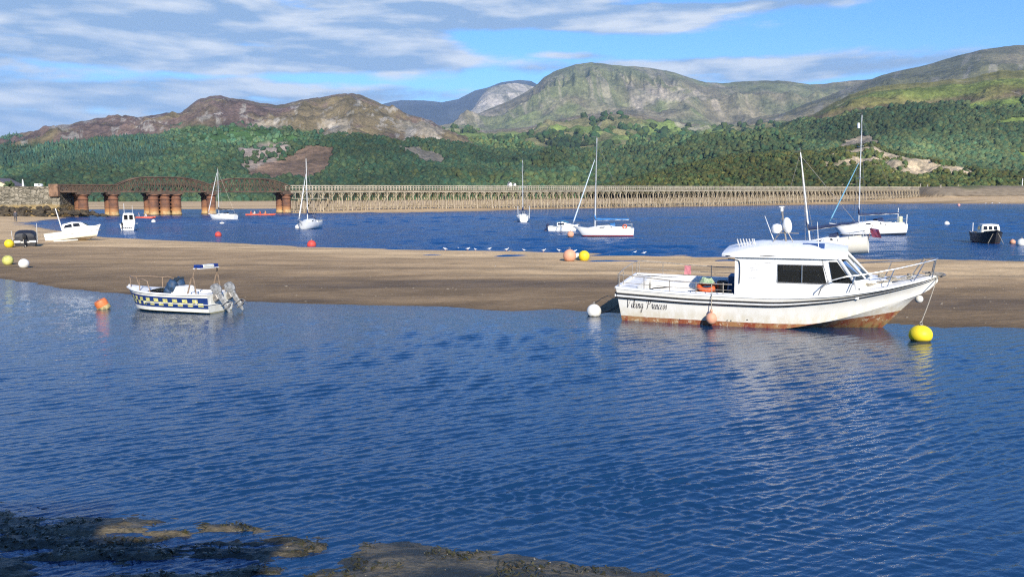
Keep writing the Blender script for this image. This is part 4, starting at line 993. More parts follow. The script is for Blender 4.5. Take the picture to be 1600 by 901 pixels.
# pulpit and side rails
pu = MB()
for sg in (-1, 1):
    g_ = lambda x, dz, inn=.06: Vector((x, sg * (pchip(SX, HB, x) - inn), pchip(SX, ZD, x) + dz))
    top = [g_(5.95, .02), g_(6.02, .22), g_(6.22, .42), g_(6.6, .50), g_(7.3, .50), g_(8.0, .50), g_(8.6, .50, .02), Vector((9.02, sg * .16, 2.06)), Vector((9.08, 0, 2.08))]
    pu.tube(top, .020, 6)
    for x in (6.75, 7.75): pu.tube([g_(x, 0), g_(x + .18, .50)], .016, 5)
    pu.tube([g_(8.45, 0), Vector((8.75, sg * .30, 2.04))], .016, 5); pu.tube([g_(8.95, 0, .0), Vector((9.03, sg * .14, 2.06))], .016, 5)
pu.build('pulpit', CHROME, bp)
lr = MB()
for sg, h in ((-1, .36), (1, .40)):
    g_ = lambda x, dz: Vector((x, sg * (pchip(SX, HB, x) - .05), pchip(SX, ZD, x) + dz))
    pts = [g_(.10, h + .06), g_(.9, h + .04), g_(1.8, h), g_(2.7, h - .02), g_(3.55, h - .02)]
    lr.tube(pts, .015, 6); lr.tube([g_(.10, h * .5), g_(1.8, h * .45), g_(3.55, h * .45)], .009, 5)
    for x in (.10, .9, 1.7, 2.5, 3.3): lr.tube([g_(x, -.02), g_(x, h + .02)], .014, 5)
lr.tube([(.08, -1.30, 1.55), (.03, -.6, 1.58), (.03, .6, 1.60), (.08, 1.30, 1.58)], .017, 6)
for y in (-1.25, -.6, .6, 1.25): lr.tube([(.04, y, 1.10), (.04, y, 1.57)], .014, 5)
lr.build('guard_rail', GALV, bp)
# flag-like towel, lifebuoy, bucket, fender
t_ = MB(); rr = [[(1.62 + .11 * k, 1.44 + .02 * math.sin(k * 2 + j), 1.44 - .06 * j) for k in range(3)] for j in range(6)]
t_.loft(rr, closed=False, cap=False); o = t_.build('towel', mat('pink_cloth', (.55, .20, .22), .9), None, fix=False)
def settle(o, root, label, cat, group=None):
    o.matrix_world = Matrix.LocRotScale(root.location, root.rotation_euler, None); return tag(o, label, cat, group)
settle(o, bp, 'small pink cloth hung on the far rail of the white boat', 'cloth')
t_ = MB(); torus(t_, (2.62, -.15, 1.04), .25, .085, mtx=Matrix.Rotation(R(18), 4, 'X')); o = t_.build('lifebuoy', mat('lifebuoy_orange', (.75, .13, .03), .5, var=.15), None, auto=60); settle(o, bp, 'orange lifebuoy lying on the engine box of the white boat', 'lifebuoy')
t_ = MB(); 
for k in range(5): t_.tube([(2.6 + (.23 - .02 * k) * math.cos(a * .63), -.12 + (.20 - .02 * k) * math.sin(a * .63), 1.17 + .03 * k + .015 * math.sin(a * 2)) for a in range(11)], .022, 5)
o = t_.build('rope_coil', mat('green_white_rope', (.50, .52, .38), .9, dark=(.10, .30, .14), scale=14), None); settle(o, bp, 'pale green and white rope coil heaped on the lifebuoy', 'rope')
t_ = MB(); t_.lathe([(.14, 0), (.17, .30), (.18, .31), (.18, .33), (.15, .33), (.13, .03)], (3.12, -.35, .93), 14); o = t_.build('bucket', BLACK, None, auto=40); settle(o, bp, 'black bucket beside the wheelhouse door of the white boat', 'bucket')
t_ = MB(); t_.box((3.05, -.35, .72), (.6, .6, .42), bev=.02); t_.build('dark_opening', DARKI, bp)  # solid dark block, its colour standing for the shaded opening under the bucket
t_ = MB(); t_.box((3.35, .75, 1.0), (.34, .65, .60), bev=.03); o = t_.build('fish_crate', mat('blue_plastic', (.07, .14, .25), .5), None); settle(o, bp, 'blue plastic crate against the wheelhouse in the cockpit of the white boat', 'crate')
# fender on a rope
fx = 2.98; a_ = hp(fx, .0); b_ = hp(fx, .72)
fe = empty('fender', (0, 0, 0), label='round peach fender hanging on a rope down the side of the white boat', cat='fender'); fe.matrix_world = Matrix.LocRotScale(bp.location, bp.rotation_euler, None)
t_ = MB(); t_.ell((fx, b_.y - .20, b_.z + .06), (.165, .165, .18), 16, 10); t_.lathe([(.03, 0), (.045, .05), (.03, .09)], (fx, b_.y - .20, b_.z + .25), 8); t_.build('ball', PEACH, fe, smooth=True)
t_ = MB(); t_.tube([(fx - .02, -1.48, 1.36), (fx + .01, a_.y - .05, a_.z + .05), (fx, a_.y - .06, a_.z - .2), (fx, b_.y - .20, b_.z + .34)], .012, 5); t_.build('rope', ROPE, fe)
# name on the quarter, slanted brush-like script
def text_mesh(body, size, shear=0.0, bold=0.0, spacing=1.0):
    cu = bpy.data.curves.new('txt', 'FONT'); cu.body = body; cu.size = size; cu.shear = shear; cu.offset = bold; cu.space_character = spacing; cu.align_x = 'LEFT'; cu.extrude = 0
    ob = bpy.data.objects.new('txt', cu); COL.objects.link(ob); dg = bpy.context.evaluated_depsgraph_get(); dg.update()
    me = bpy.data.meshes.new_from_object(ob.evaluated_get(dg)); bpy.data.objects.remove(ob); return me
def script_strokes():
    "cursive letters as centre lines on a unit x-height, for the boat's name"
    A = {
     'V': (1.5, [[(-.15, 1.75), (.05, 1.98), (.28, 1.9), (.36, 1.4), (.42, .6), (.5, .0), (.75, .55), (1.05, 1.35), (1.3, 1.85), (1.5, 1.98), (1.58, 1.85)]]),
     'i': (.55, [[(.05, .0 + .35), (.28, 1.0), (.2, .45), (.28, .02), (.45, .1), (.6, .4)], [(.36, 1.38), (.40, 1.44)]]),
     'k': (.85, [[(.0, .35), (.35, 1.2), (.42, 1.9), (.28, 1.95), (.2, 1.2), (.15, .0)], [(.18, .5), (.4, .95), (.62, .98), (.55, .65), (.25, .52), (.5, .1), (.72, .05), (.9, .35)]]),
     'n': (.9, [[(.05, .7), (.2, 1.0), (.2, .5), (.18, .0), (.3, .6), (.55, 1.0), (.65, .7), (.6, .1), (.75, .05), (.92, .4)]]),
     'g': (.85, [[(.6, .85), (.35, 1.0), (.12, .6), (.25, .08), (.5, .35), (.64, .95), (.55, .0), (.42, -.75), (.12, -.85), (.1, -.5), (.5, -.1), (.88, .35)]]),
     'P': (1.45, [[(.55, 1.75), (.48, 1.0), (.35, .1), (.12, -.02)], [(.0, 1.2), (.1, 1.7), (.55, 1.98), (1.05, 1.95), (1.2, 1.5), (.95, 1.08), (.55, .95)]]),
     'r': (.65, [[(.02, .35), (.22, 1.1), (.3, .88), (.5, .92), (.42, .4), (.48, .04), (.66, .35)]]),
     'c': (.65, [[(.52, .82), (.38, 1.0), (.14, .6), (.22, .08), (.45, .05), (.68, .4)]]),
     'e': (.62, [[(.08, .35), (.42, .65), (.36, 1.0), (.14, .7), (.16, .15), (.38, .02), (.64, .38)]]),
     's': (.6, [[(.02, .3), (.34, 1.05), (.42, .55), (.36, .08), (.12, .05)], [(.36, .08), (.62, .35)]]),
     ' ': (.8, [])}
    x = 0; out_ = []
    for ch in 'Viking Princess':
        w, st = A[ch]
        for s_ in st: out_.append([(x + px + py * .22, py) for px, py in s_])
        x += w
    return out_, x
st, wtot = script_strokes(); sc_ = 1.30 / wtot
nm = MB()
def onhull(px, py):
    xx = .30 + px * sc_; zt = .50 + py * sc_ * 1.45
    zd, cz = pchip(SX, ZD, xx), pchip(SX, CZ, xx); s_ = (zd - zt) / (zd - cz); p = hp(xx, s_, -1, .006); return p
for s_ in st:
    pts = []
    for i in range(len(s_) - 1):       # smooth the stroke
        p0 = s_[max(i - 1, 0)]; p1 = s_[i]; p2 = s_[i + 1]; p3 = s_[min(i + 2, len(s_) - 1)]
        for k in range(3):
            t = k / 3; f = lambda j: .5 * (2 * p1[j] + (p2[j] - p0[j]) * t + (2 * p0[j] - 5 * p1[j] + 4 * p2[j] - p3[j]) * t * t + (-p0[j] + 3 * p1[j] - 3 * p2[j] + p3[j]) * t ** 3)
            pts.append((f(0), f(1)))
    pts.append(s_[-1])
    P3 = [onhull(*p) for p in pts]
    rs = [.0045 + .006 * max(0, (P3[max(i - 1, 0)].z - P3[min(i + 1, len(P3) - 1)].z) / ((P3[min(i + 1, len(P3) - 1)] - P3[max(i - 1, 0)]).length + 1e-6)) for i in range(len(P3))]
    nm.tube(P3, rs, 4)
nm.build('lettering', mat('name_ink', (.03, .03, .045), .6), hull)
nm = MB(); nm.tube([onhull(-.9 + k * .3, 2.45 + .12 * (k % 2)) for k in range(22)], .004, 4)
nm.build('lettering', mat('name_ink', (.03, .03, .045), .6), hull)
# draught ports: small dark holes on the side
for x, s_ in ((2.0, .78), (3.42, .74), (3.53, .74), (4.0, .70)): p = hp(x, s_, -1, .002); nm = MB(); nm.lathe([(.018, -.01), (.018, .01)], p, 8, mtx=Matrix.Rotation(R(90), 4, 'X')); nm.build('skin_fitting', BLACK, hull)
# moorings of the big boat
mwm = Matrix.LocRotScale(bp.location, bp.rotation_euler, None)
def buoy(kind, pos, r, m, label, group='mooring buoys', tilt=(0, 0), ring=True, sink=.35, name='mooring_buoy', sq=1.0):
    e = empty(name, pos, (tilt[0], tilt[1], 0), label, 'buoy', group)
    b = MB()
    if kind == 'ball': b.ell((0, 0, r * (1 - sink * 2) if False else r * sq * (1 - 2 * sink) + 0), (r, r, r * sq), 20, 14)
    elif kind == 'can': b.lathe([(r * .3, -r * .9), (r * .85, -r * .85), (r, -r * .6), (r, r * .6), (r * .85, r * .9), (r * .3, r * .98)], (0, 0, r * (1 - 2 * sink)), 20)
    b.build('float', m, e, auto=50)
    if ring:
        h = MB(); zt = r * sq * (1 - 2 * sink) + r * sq * .97; h.lathe([(r * .16, -.02), (r * .16, r * .10), (r * .08, r * .12)], (0, 0, zt), 8); torus(h, (0, 0, zt + r * .2), r * .12, r * .035, 10, mtx=Matrix.Rotation(R(90), 4, 'X')); h.build('mooring_eye', STEEL, e)
    return e
yp = G(1438, 532)
ym = bpy.data.materials.new('yb'); 
YB = bands('yellow_buoy_weedy', [(.05, (.25, .20, .03)), (9, (.80, .62, .02))], .45, .10, .06)
buoy('ball', yp, .30, YB, 'large yellow mooring buoy afloat under the bow of the white boat', sink=.18, sq=.86)
bow = mwm @ Vector((9.1, 0, 1.55))
t_ = MB(); t_.tube(sag(bow, yp + Vector((0, 0, .50)), .06), .014, 5); t_.build('mooring_rope', ROPE, None); tag(bpy.context.scene.objects['mooring_rope'], 'pale rope from the bow of the white boat down to the yellow buoy', 'rope')
wp = G(928, 493)
buoy('ball', wp, .24, WBUOY, 'white round mooring buoy afloat behind the stern of the white boat', sink=.2)
t_ = MB(); q1 = mwm @ Vector((0, -.9, .55)); q2 = mwm @ Vector((0, .9, .5)); t_.tube(sag(q1, wp + Vector((.1, .05, .10)), .10), .013, 5); t_.tube(sag(q2, wp + Vector((.12, .1, .06)), .16), .013, 5); o = t_.build('mooring_rope', BLACK, None); tag(o, 'dark doubled rope from the stern of the white boat to its white buoy', 'rope')
t_ = empty('fender', (0, 0, 0), label='small white ball float hanging under the bow flare of the white boat', cat='fender'); b5 = P(1436, 467, 24.2)
f_ = MB(); f_.ell(b5, .115, 14, 9); f_.build('ball', WBUOY, t_, smooth=True); f_ = MB(); f_.tube([b5 + Vector((0, 0, .1)), mwm @ Vector((8.75, -.33, 1.5))], .008, 5); f_.build('rope', ROPE, t_)
# ------------------------------------------------------------------ generic small hull
def hull_fn(L, B, D, sheer=(1.0, .86, 1.0, 1.25), draft=.2, chine=.0, full=.62, trans=.85, rake=.12):
    "returns hp(x, s): s 0 at the deck edge, 1 at the keel; x 0 at the stern"
    def hb(x):
        t = x / L
        return B / 2 * (trans + (1 - trans) * min(1, t / .35) ** .8 if t < .35 else (1 - max(0, (t - full) / (1 - full)) ** 2.1) if t > full else 1.0)
    def zd(x): return D * pchip([0, .35, .7, 1], sheer, x / L)
    def f(x, s, sg=-1, off=0.0):
        t = x / L; h = hb(x); z0 = zd(x); k = -draft * (1 - max(0, (t - .8) / .2) ** 2 * 1.0) + max(0, (t - .8) / .2) ** 2 * z0 * .55
        if chine: y = h * ((1 - .16 * s / chine) if s < chine else .84 * (1 - (s - chine) / (1 - chine))); z = z0 + (0 - z0) * (s / chine) * .96 if s < chine else z0 * .04 + (k - z0 * .04) * (s - chine) / (1 - chine)
        else: y = h * (1 - s ** 2.6) ** .62; z = z0 + (k - z0) * s
        bow = rake * L * max(0, (t - .55) / .45) ** 2
        xx = x - bow * (s ** .8) + (0 if x > .001 else rake * .5 * s)
        return Vector((xx, sg * (y + off), z))
    f.hb, f.zd, f.L = hb, zd, L
    return f
def hull_obj(f, mats, root, name='hull', n=26, m=10, midx=None, deck=None, transom=True):
    mb = MB(); xs = [f.L * (1 - (1 - i / n) ** 1.15) if i < n else f.L * .9995 for i in range(n + 1)]; V_ = []; W_ = 2 * m + 1
    for x in xs:
        a = [f(x, j / m, -1) for j in range(m + 1)]; V_ += a + [Vector((p.x, -p.y, p.z)) for p in reversed(a[:-1])]
    F_ = []; M_ = []
    for i in range(n):
        for j in range(W_ - 1): F_.append((i * W_ + j, i * W_ + j + 1, (i + 1) * W_ + j + 1, (i + 1) * W_ + j)); M_.append(midx(i, j if j < m else W_ - 2 - j, xs[i]) if midx else 0)
    mb.v = [tuple(v) for v in V_]; mb.f = F_; mb.m = M_
    mb.f.append(tuple(range(W_))); mb.m.append(0)
    return mb.build(name, mats, root, auto=35)
def deck_obj(f, m, root, x0=0, x1=None, dz=-.02, camber=.05, name='deck', inset=.98):
    mb = MB(); x1 = x1 or f.L * .97; rr = []
    for i in range(13):
        x = x0 + (x1 - x0) * i / 12; h = f.hb(x) * inset; z = f.zd(x) + dz; rr.append([(x, -h, z), (x, -h * .5, z + camber), (x, 0, z + camber * 1.3), (x, h * .5, z + camber), (x, h, z)])
    mb.loft(rr, closed=False, cap=False); return mb.build(name, m, root)
def rail_on(f, xs, h, m, root, name='rail', r=.014, inn=.05, sides=(-1, 1), close=False, mid=False):
    mb = MB(); tops = {}
    for sg in sides:
        p = [Vector((x, sg * max(0, f.hb(x) - inn), f.zd(x) + h)) for x in xs]; tops[sg] = p; mb.tube(p, r, 5)
        if mid: mb.tube([q - Vector((0, 0, h * .5)) for q in p], r * .7, 4)
        for x, q in zip(xs, p): mb.tube([q - Vector((0, 0, h)), q], r * .9, 4)
    if close: mb.tube([tops[-1][-1], tops[1][-1]], r, 5)
    return mb.build(name, m, root)
def superstr(root, secs, m, name='cabin'):
    "loft of (x, halfwidth_bottom, halfwidth_top, z_bottom, z_top)"
    mb = MB(); mb.loft([[(x, -a, z0), (x, -(a * .35 + b * .65), z0 + (z1 - z0) * .7), (x, -b * .9, z1), (x, 0, z1 + .05 * b), (x, b * .9, z1), (x, a * .35 + b * .65, z0 + (z1 - z0) * .7), (x, a, z0)] for x, a, b, z0, z1 in secs])
    return mb.build(name, m, root, auto=40)
def pane(root, a, b, c, d, m=None, name='window'):
    mb = MB(); mb.quad(a, b, c, d, .006); return mb.build(name, m or GLASS, root)

# ------------------------------------------------------------------ patrol boat with the checkered side
BLUEP = mat('patrol_blue', (.015, .04, .16), .4, var=.1); YELP = mat('patrol_yellow', (.66, .62, .22), .5, var=.25, scale=9); HULLP = bands('patrol_hull', [(.04, (.35, .33, .2)), (9, (.78, .77, .68))], .4, .25, .03)
hd = math.atan2(.30, -.954)
stc = G(345, 488) 
pb = empty('patrol_boat', (stc.x - .02, stc.y + .15, 0), (R(1.2), R(-.5), hd), 'small white patrol boat with a blue and yellow checkered side and twin outboards', 'boat')
pb.scale = (.92,) * 3
f = hull_fn(4.3, 1.75, .72, (1.0, .96, 1.0, 1.12), .22, chine=.72, full=.5, trans=.93, rake=.13)
def mi(i, j, x):
    if j >= 10: return 0
    if j in (2, 3, 4, 5, 6, 7) :
        if x < .12 or x > 3.95: return 1
        r_ = (j - 2) // 1
        if j in (2, 7): return 1
        return 2 if ((i // 2) + (0 if j in (3, 4) else 1)) % 2 == 0 else 1
    return 0
hull_obj(f, [HULLP, BLUEP, YELP], pb, n=44, m=14, midx=mi)
g = MB()
for sg in (-1, 1): g.tube([f(x, .02, sg, .012) for x in [4.28 * k / 20 for k in range(21)]], .035, 6)
g.build('gunwale', WHITE, pb)
g = MB(); rr = []
for i in range(9):
    x = 2.75 + 1.45 * i / 8; h = f.hb(x) * .97; z = f.zd(x); rr.append([(x, -h, z), (x, -h * .5, z + .06), (x, 0, z + .09), (x, h * .5, z + .06), (x, h, z)])
g.loft(rr, closed=False, cap=False)
g.quad((.0, -.8, .34), (2.8, -.84, .34), (2.8, .84, .34), (0, .8, .34), .02)
for sg in (-1, 1):
    rr = [[(x, sg * f.hb(x) * .97, f.zd(x)), (x, sg * (f.hb(x) * .97 - .14), f.zd(x)), (x, sg * (f.hb(x) * .97 - .16), .34)] for x in [2.8 * k / 8 for k in range(9)]]; g.loft(rr, closed=False, cap=False)
g.quad((0, -.8, .72), (.5, -.8, .70), (.5, .8, .70), (0, .8, .72), .04); g.quad((.5, -.8, .34), (.5, -.8, .70), (.5, .8, .70), (.5, .8, .34), .02)
g.build('deck', DECKW, pb, auto=30)
g = MB(); g.box((1.75, 0, .62), (.62, .72, .60), bev=.05); g.box((1.22, 0, .52), (.4, .6, .36), bev=.04); cs = g.build('console', WHITE, pb)
g = MB(); g.quad((1.98, -.32, .92), (1.98, .32, .92), (1.86, .28, 1.24), (1.86, -.28, 1.24), .01); g.build('windscreen', GLASSC, cs)
g = MB(); g.ell((2.02, -.16, .93), (.24, .27, .30), 12, 8); g.ell((1.95, .28, .92), (.22, .2, .26), 12, 8); g.ell((2.1, .1, .74), (.25, .4, .22), 12, 8)
vv = [Vector(v) for v in g.v]; g.v = [tuple(v + Vector((0, 0, 1)) * .03 * math.sin(v.x * 31 + v.y * 27)) for v in vv]; g.build('cover', mat('blue_tarp', (.025, .06, .12), .6, var=.35, scale=9), pb, smooth=True)
RPOS = GALV
g = MB()
for y in (-.72, .72):
    g.tube([(.92, y, .70), (.74, y * .98, 1.32)], .030, 6); g.tube([(.55, y, .70), (.66, y * .98, 1.32)], .024, 6)
    g.tube([(.70, y * .97, 1.28), (.66, y * .92, 1.55), (.64, y * .78, 1.64)], .026, 6)
g.tube([(.64, -.56, 1.65), (.64, .56, 1.65)], .024, 6); rp = g.build('roll_bar', WOOD if False else mat('bronze_rail', (.36, .25, .16), .5, .4, var=.2), pb)
g = MB(); g.box((.64, 0, 1.70), (.26, .62, .11), bev=.02); g.build('light_bar', mat('lightbar_white', (.80, .78, .66), .3), rp)
for y in (-.44, .44): g = MB(); g.box((.64, y, 1.70), (.26, .24, .13), bev=.02); g.build('blue_light', mat('blue_lens', (.01, .035, .20), .2), rp)
g = MB(); g.box((.64, 0, 1.628), (.30, 1.12, .03)); g.build('light_tray', WHITE, rp)
g = MB()
for sg in (-1, 1):
    h1 = lambda x, dz: Vector((x, sg * (f.hb(x) - .08), f.zd(x) + dz))
    g.tube([h1(2.55, 0), h1(2.68, .40), h1(2.95, .46), h1(3.15, .42)], .018, 5); g.tube([h1(3.15, .42), h1(3.6, .44), h1(4.0, .42)], .016, 5); g.tube([h1(3.15, 0), h1(3.15, .43)], .020, 5); g.tube([h1(3.9, 0), h1(4.0, .42)], .018, 5)
g.tube([h1(4.0, .42), Vector((4.12, 0, f.zd(4.1) + .42)), Vector((4.0, -(h1(4.0, .42).y), h1(4.0, .42).z))], .018, 5)
g.build('bow_rail', mat('bronze_rail', (.36, .25, .16)), pb)
g = MB()
for y in (-.3, .0, .3): g.tube([(.05, y, .7), (.05, y, .95)], .02, 5)
g.tube([(.05, -.6, .93), (.05, .6, .93)], .015, 5); g.build('stern_rail', STEEL, pb)
def outboard(root, y, m, s=1.0, tilt=38, x=-.05, z=.62, name='outboard_motor'):
    e = bpy.data.objects.new(name, None); COL.objects.link(e); e.parent = root; e.location = (x, y, z); e.rotation_euler = (0, R(tilt), 0); e.scale = (s,) * 3
    g = MB(); g.loft([[(a + cx, b, zz) for a, b in ((-.14 * k, -.11 * k), (.12 * k, -.12 * k), (.20 * k, 0), (.12 * k, .12 * k), (-.14 * k, .11 * k), (-.2 * k, 0))] for zz, k, cx in ((.02, .75, -.18), (.10, 1.05, -.18), (.26, 1.12, -.19), (.38, .95, -.17), (.43, .55, -.15))]); g.build('cowling', m, e, auto=40)
    g = MB(); g.loft([[(a + cx, b, zz) for a, b in ((-.08, -.05 * k), (.07, -.05 * k), (.09, 0), (.07, .05 * k), (-.08, .05 * k), (-.12, 0))] for zz, k, cx in ((.03, 1.2, -.18), (-.3, .9, -.18), (-.62, .6, -.2))]); g.box((-.22, 0, -.46), (.36, .2, .02)); g.lathe([(.015, -.18), (.055, -.1), (.06, .05), (.02, .2)], (-.22, 0, -.62), 8, mtx=Matrix.Rotation(R(90), 4, 'Y')); g.prism([(-.28, -.66), (-.12, -.66), (-.16, -.84), (-.22, -.84)], 'y', -.012, .012); g.build('leg', m, e)
    g = MB()
    for k in range(3):
        an = k * 2.094; g.quad((-.43, .03 * math.cos(an), -.62 + .03 * math.sin(an)), (-.41, .13 * math.cos(an - .4), -.62 + .13 * math.sin(an - .4)), (-.44, .14 * math.cos(an + .3), -.62 + .14 * math.sin(an + .3)), (-.45, .05 * math.cos(an + .7), -.62 + .05 * math.sin(an + .7)), .01)
    g.build('propeller', STEEL, e)
    g = MB(); g.box((.0, 0, -.05), (.22, .2, .26), bev=.02); g.build('bracket', STEEL, e)
    return e
outboard(pb, .40, GREYP, .95, 34); outboard(pb, -.40, GREYP, .95, 34)
ob = G(163, 482); e = buoy('can', ob + Vector((0, 0, .02)), .22, ORANGE, 'orange drum buoy with a weedy white side floating left of the patrol boat', sink=.22, tilt=(R(14), R(-22)))
g = MB(); g.lathe([(.223, -.17), (.226, -.16), (.226, -.03), (.223, -.02)], (0, 0, .123), 20); g.build('weed_band', mat('weedy_cream', (.42, .34, .16), .8, var=.5, scale=8), e)

# ------------------------------------------------------------------ sailing yachts
def yacht(u, v, L, heading, mast_h, label, hullm, cover=NAVY, tilt=(0, 0), genoa=True, genoa_m=None, mast_x=.56, boom=True, name='sailing_yacht', seed=0, rig=True, cabin=True, B=None, group='moored sailing yachts', gen_top=.86, boom_h=.20, loc=None, z0=0.0, r_m=1.0, sprayhood=True):
    p = loc or G(u, v); B = B or L * .31; D = L * .128
    root = empty(name, (p.x, p.y, z0), (R(tilt[0]), R(tilt[1]), R(heading)), label, 'sailing boat', group)
    ce = L * .45                                  # local origin of the hull (stern) relative to the root at mid length
    hold = root
    f0 = hull_fn(L, B, D, (1.0, .93, 1.02, 1.28), L * .05, full=.5, trans=.62, rake=.13)
    def f(x, s, sg=-1, off=0.0):
        q = f0(x, s, sg, off); q.x -= ce; return q
    f.hb, f.zd, f.L = f0.hb, f0.zd, L
    S = lambda x: x - ce
    hull_obj(f, [hullm], hold, n=22, m=8)
    g = MB(); rr = []
    for i in range(11):
        x = L * .985 * i / 10; h = f.hb(x) * .98; z = f.zd(x) - .01; rr.append([(S(x), -h, z), (S(x), 0, z + .05 * D + .02), (S(x), h, z)])
    g.loft(rr, closed=False, cap=False); g.build('deck', DECKW, hold)
    if cabin:
        zc = f.zd(L * .5) - .02
        secs = [(S(L * .30), B * .30, B * .26, zc, zc + L * .052), (S(L * .40), B * .31, B * .27, zc, zc + L * .060), (S(L * .58), B * .27, B * .22, zc + .02, zc + L * .048), (S(L * .72), B * .17, B * .12, zc + .05, zc + L * .022), (S(L * .78), B * .1, B * .05, zc + .07, zc + L * .014)]
        cb = superstr(hold, secs, WHITE, 'coachroof')
        for sg in (-1, 1):
            pane(cb, (S(L * .34), sg * (B * .292 + .004), zc + L * .018), (S(L * .56), sg * (B * .265 + .012), zc + L * .016), (S(L * .54), sg * (B * .255 + .012), zc + L * .034), (S(L * .35), sg * (B * .280 + .006), zc + L * .038))
        g = MB(); g.quad((S(L * .05), -B * .22, zc - L * .01), (S(L * .29), -B * .25, zc - L * .01), (S(L * .29), B * .25, zc - L * .01), (S(L * .05), B * .22, zc - L * .01), .02)
        for sg in (-1, 1): g.box((S(L * .17), sg * B * .30, zc + L * .016), (L * .24, B * .06, L * .035))
        g.build('cockpit', CREAM, hold)
        if sprayhood:
            g = MB(); g.loft([[(S(L * .30), B * .27 * math.cos(a), zc + L * .045 + L * .055 * math.sin(a)) for a in [math.pi * k / 8 for k in range(9)]], [(S(L * .38), B * .26 * math.cos(a), zc + L * .055 + L * .03 * math.sin(a)) for a in [math.pi * k / 8 for k in range(9)]]], closed=False, cap=False); g.build('sprayhood', cover, hold)
    mx = S(L * mast_x); z1 = f.zd(L * mast_x) + L * .045
    g = MB(); g.tube([(mx, 0, z1 - .1), (mx - mast_h * .006, 0, mast_h * .5), (mx - mast_h * .014, 0, mast_h)], [.058 * r_m, .052 * r_m, .036 * r_m], 8)
    mo = g.build('mast', ALU, hold)
    for hh in ((.56,) if L < 7.5 else (.48, .74)):
        g = MB(); g.tube([(mx - .05, -B * .28, mast_h * hh + .05), (mx - .02, 0, mast_h * hh), (mx - .05, B * .28, mast_h * hh + .05)], .02 * r_m, 5); g.build('spreader', ALU, mo)
    g = MB(); g.tube([(mx - mast_h * .014, 0, mast_h), (mx - mast_h * .014, 0, mast_h + .35)], .012, 4); g.tube([(mx - .12, 0, mast_h + .12), (mx + .35, 0, mast_h + .12)], .012, 4); g.build('wind_vane', STEEL, mo)
    if boom:
        zb_ = z1 + L * boom_h * .42; xe = S(L * .08)
        g = MB(); g.tube([(mx, 0, zb_), (xe, 0, zb_ + .04)], .05, 6); g.build('boom', ALU, hold)
        g = MB(); ks = [i / 9 for i in range(10)]
        g.tube([(mx + .06, 0, zb_ + L * .10), (mx - .02, 0, zb_ + L * .05)] + [(mx + (xe - mx) * k - .05, .02 * math.sin(k * 17), zb_ + .10 + .015 * math.sin(k * 21)) for k in ks], [.05, .10] + [.14 - .07 * k for k in ks], 7)
        g.build('sail_cover', cover, hold, smooth=True)
    bx = f(L * .995, 0); top = Vector((mx - mast_h * .014, 0, mast_h * .97)); tg = Vector((mx, 0, mast_h * gen_top))
    if genoa:
        a = Vector((bx.x - .08, 0, bx.z + .15)); g = MB(); g.tube([a, a.lerp(tg, .08), a.lerp(tg, .45), a.lerp(tg, .97)], [.03, .068, .058, .025], 7); g.build('furled_genoa', genoa_m or SAILW, hold, smooth=True)
    if rig:
        g = MB(); rw = .012 * r_m; g.tube([(bx.x, 0, bx.z), tg], rw, 4); st_ = f(0.02, 0); g.tube([(st_.x, 0, st_.z), top], rw, 4)
        for sg in (-1, 1):
            c_ = Vector((mx - .15, sg * f.hb(L * mast_x) * .96, f.zd(L * mast_x))); g.tube([c_, Vector((mx - .05, sg * B * .28, mast_h * .56 + .05)), top], rw, 4); g.tube([c_ + Vector((.3, 0, 0)), Vector((mx, 0, mast_h * .55))], rw, 4)
        g.build('rigging', STEEL, hold)
    # pulpit, pushpit, lifelines
    g = MB()
    for sg in (-1, 1):
        h1 = lambda x, dz: Vector((S(x), sg * max(.04, f.hb(x) - .05), f.zd(x) + dz)); hh = .55 * L / 8
        g.tube([h1(L * .86, 0), h1(L * .87, hh), h1(L * .98, hh)], .016 * r_m, 5); g.tube([h1(L * .03, 0), h1(L * .03, hh)], .018 * r_m, 5); g.tube([h1(L * .16, 0), h1(L * .16, hh), h1(L * .03, hh)], .016 * r_m, 5)
        g.tube([h1(L * k, hh) for k in (.16, .38, .6, .87)], .006, 4)
        for k in (.38, .6): g.tube([h1(L * k, 0), h1(L * k, hh)], .012, 4)
    g.tube([(S(L * .03), -f.hb(L * .03) + .05, f.zd(0) + hh), (S(L * .03), f.hb(L * .03) - .05, f.zd(0) + hh)], .016, 5); g.tube([(S(L * .98), -.05, f.zd(L) + hh), (S(L * .98), .05, f.zd(L) + hh)], .016, 5)
    g.build('guard_rails', CHROME, hold)
    root['_'] = 1; del root['_']
    return root, f, S, mo
HY = bands('yacht_hull', [(.03, (.02, .03, .08)), (.09, (.76, .75, .70)), (9, (.80, .79, .74))], .3, .06, .0)
HYR = bands('yacht_hull_redline', [(.02, (.10, .10, .12)), (.12, (.36, .03, .05)), (9, (.80, .79, .74))], .3, .06, .0)
HYW = bands('yacht_hull_white', [(.03, (.35, .33, .3)), (9, (.80, .79, .75))], .3, .08, .0)
HYK = bands('yacht_hull_dark', [(.14, (.025, .035, .06)), (9, (.82, .81, .78))], .3, .05, .0)
# broadside yacht with the pale blue boom cover
r1, f1, S1, m1 = yacht(946, 369, 6.0, 180 - 3, 9.4, 'white sloop with a bright blue boom cover and red waterline moored broadside', HYR, BLUEC, mast_x=.62, genoa_m=mat('genoa_pale_blue', (.55, .63, .70), .8), gen_top=.80)
g = MB(); torus(g, (S1(.9), f1.hb(.9) * .85, .95), .18, .06, 14, mtx=Matrix.Rotation(R(80), 4, 'X')); g.build('lifebuoy', mat('red_ring', (.60, .12, .06), .6), r1)
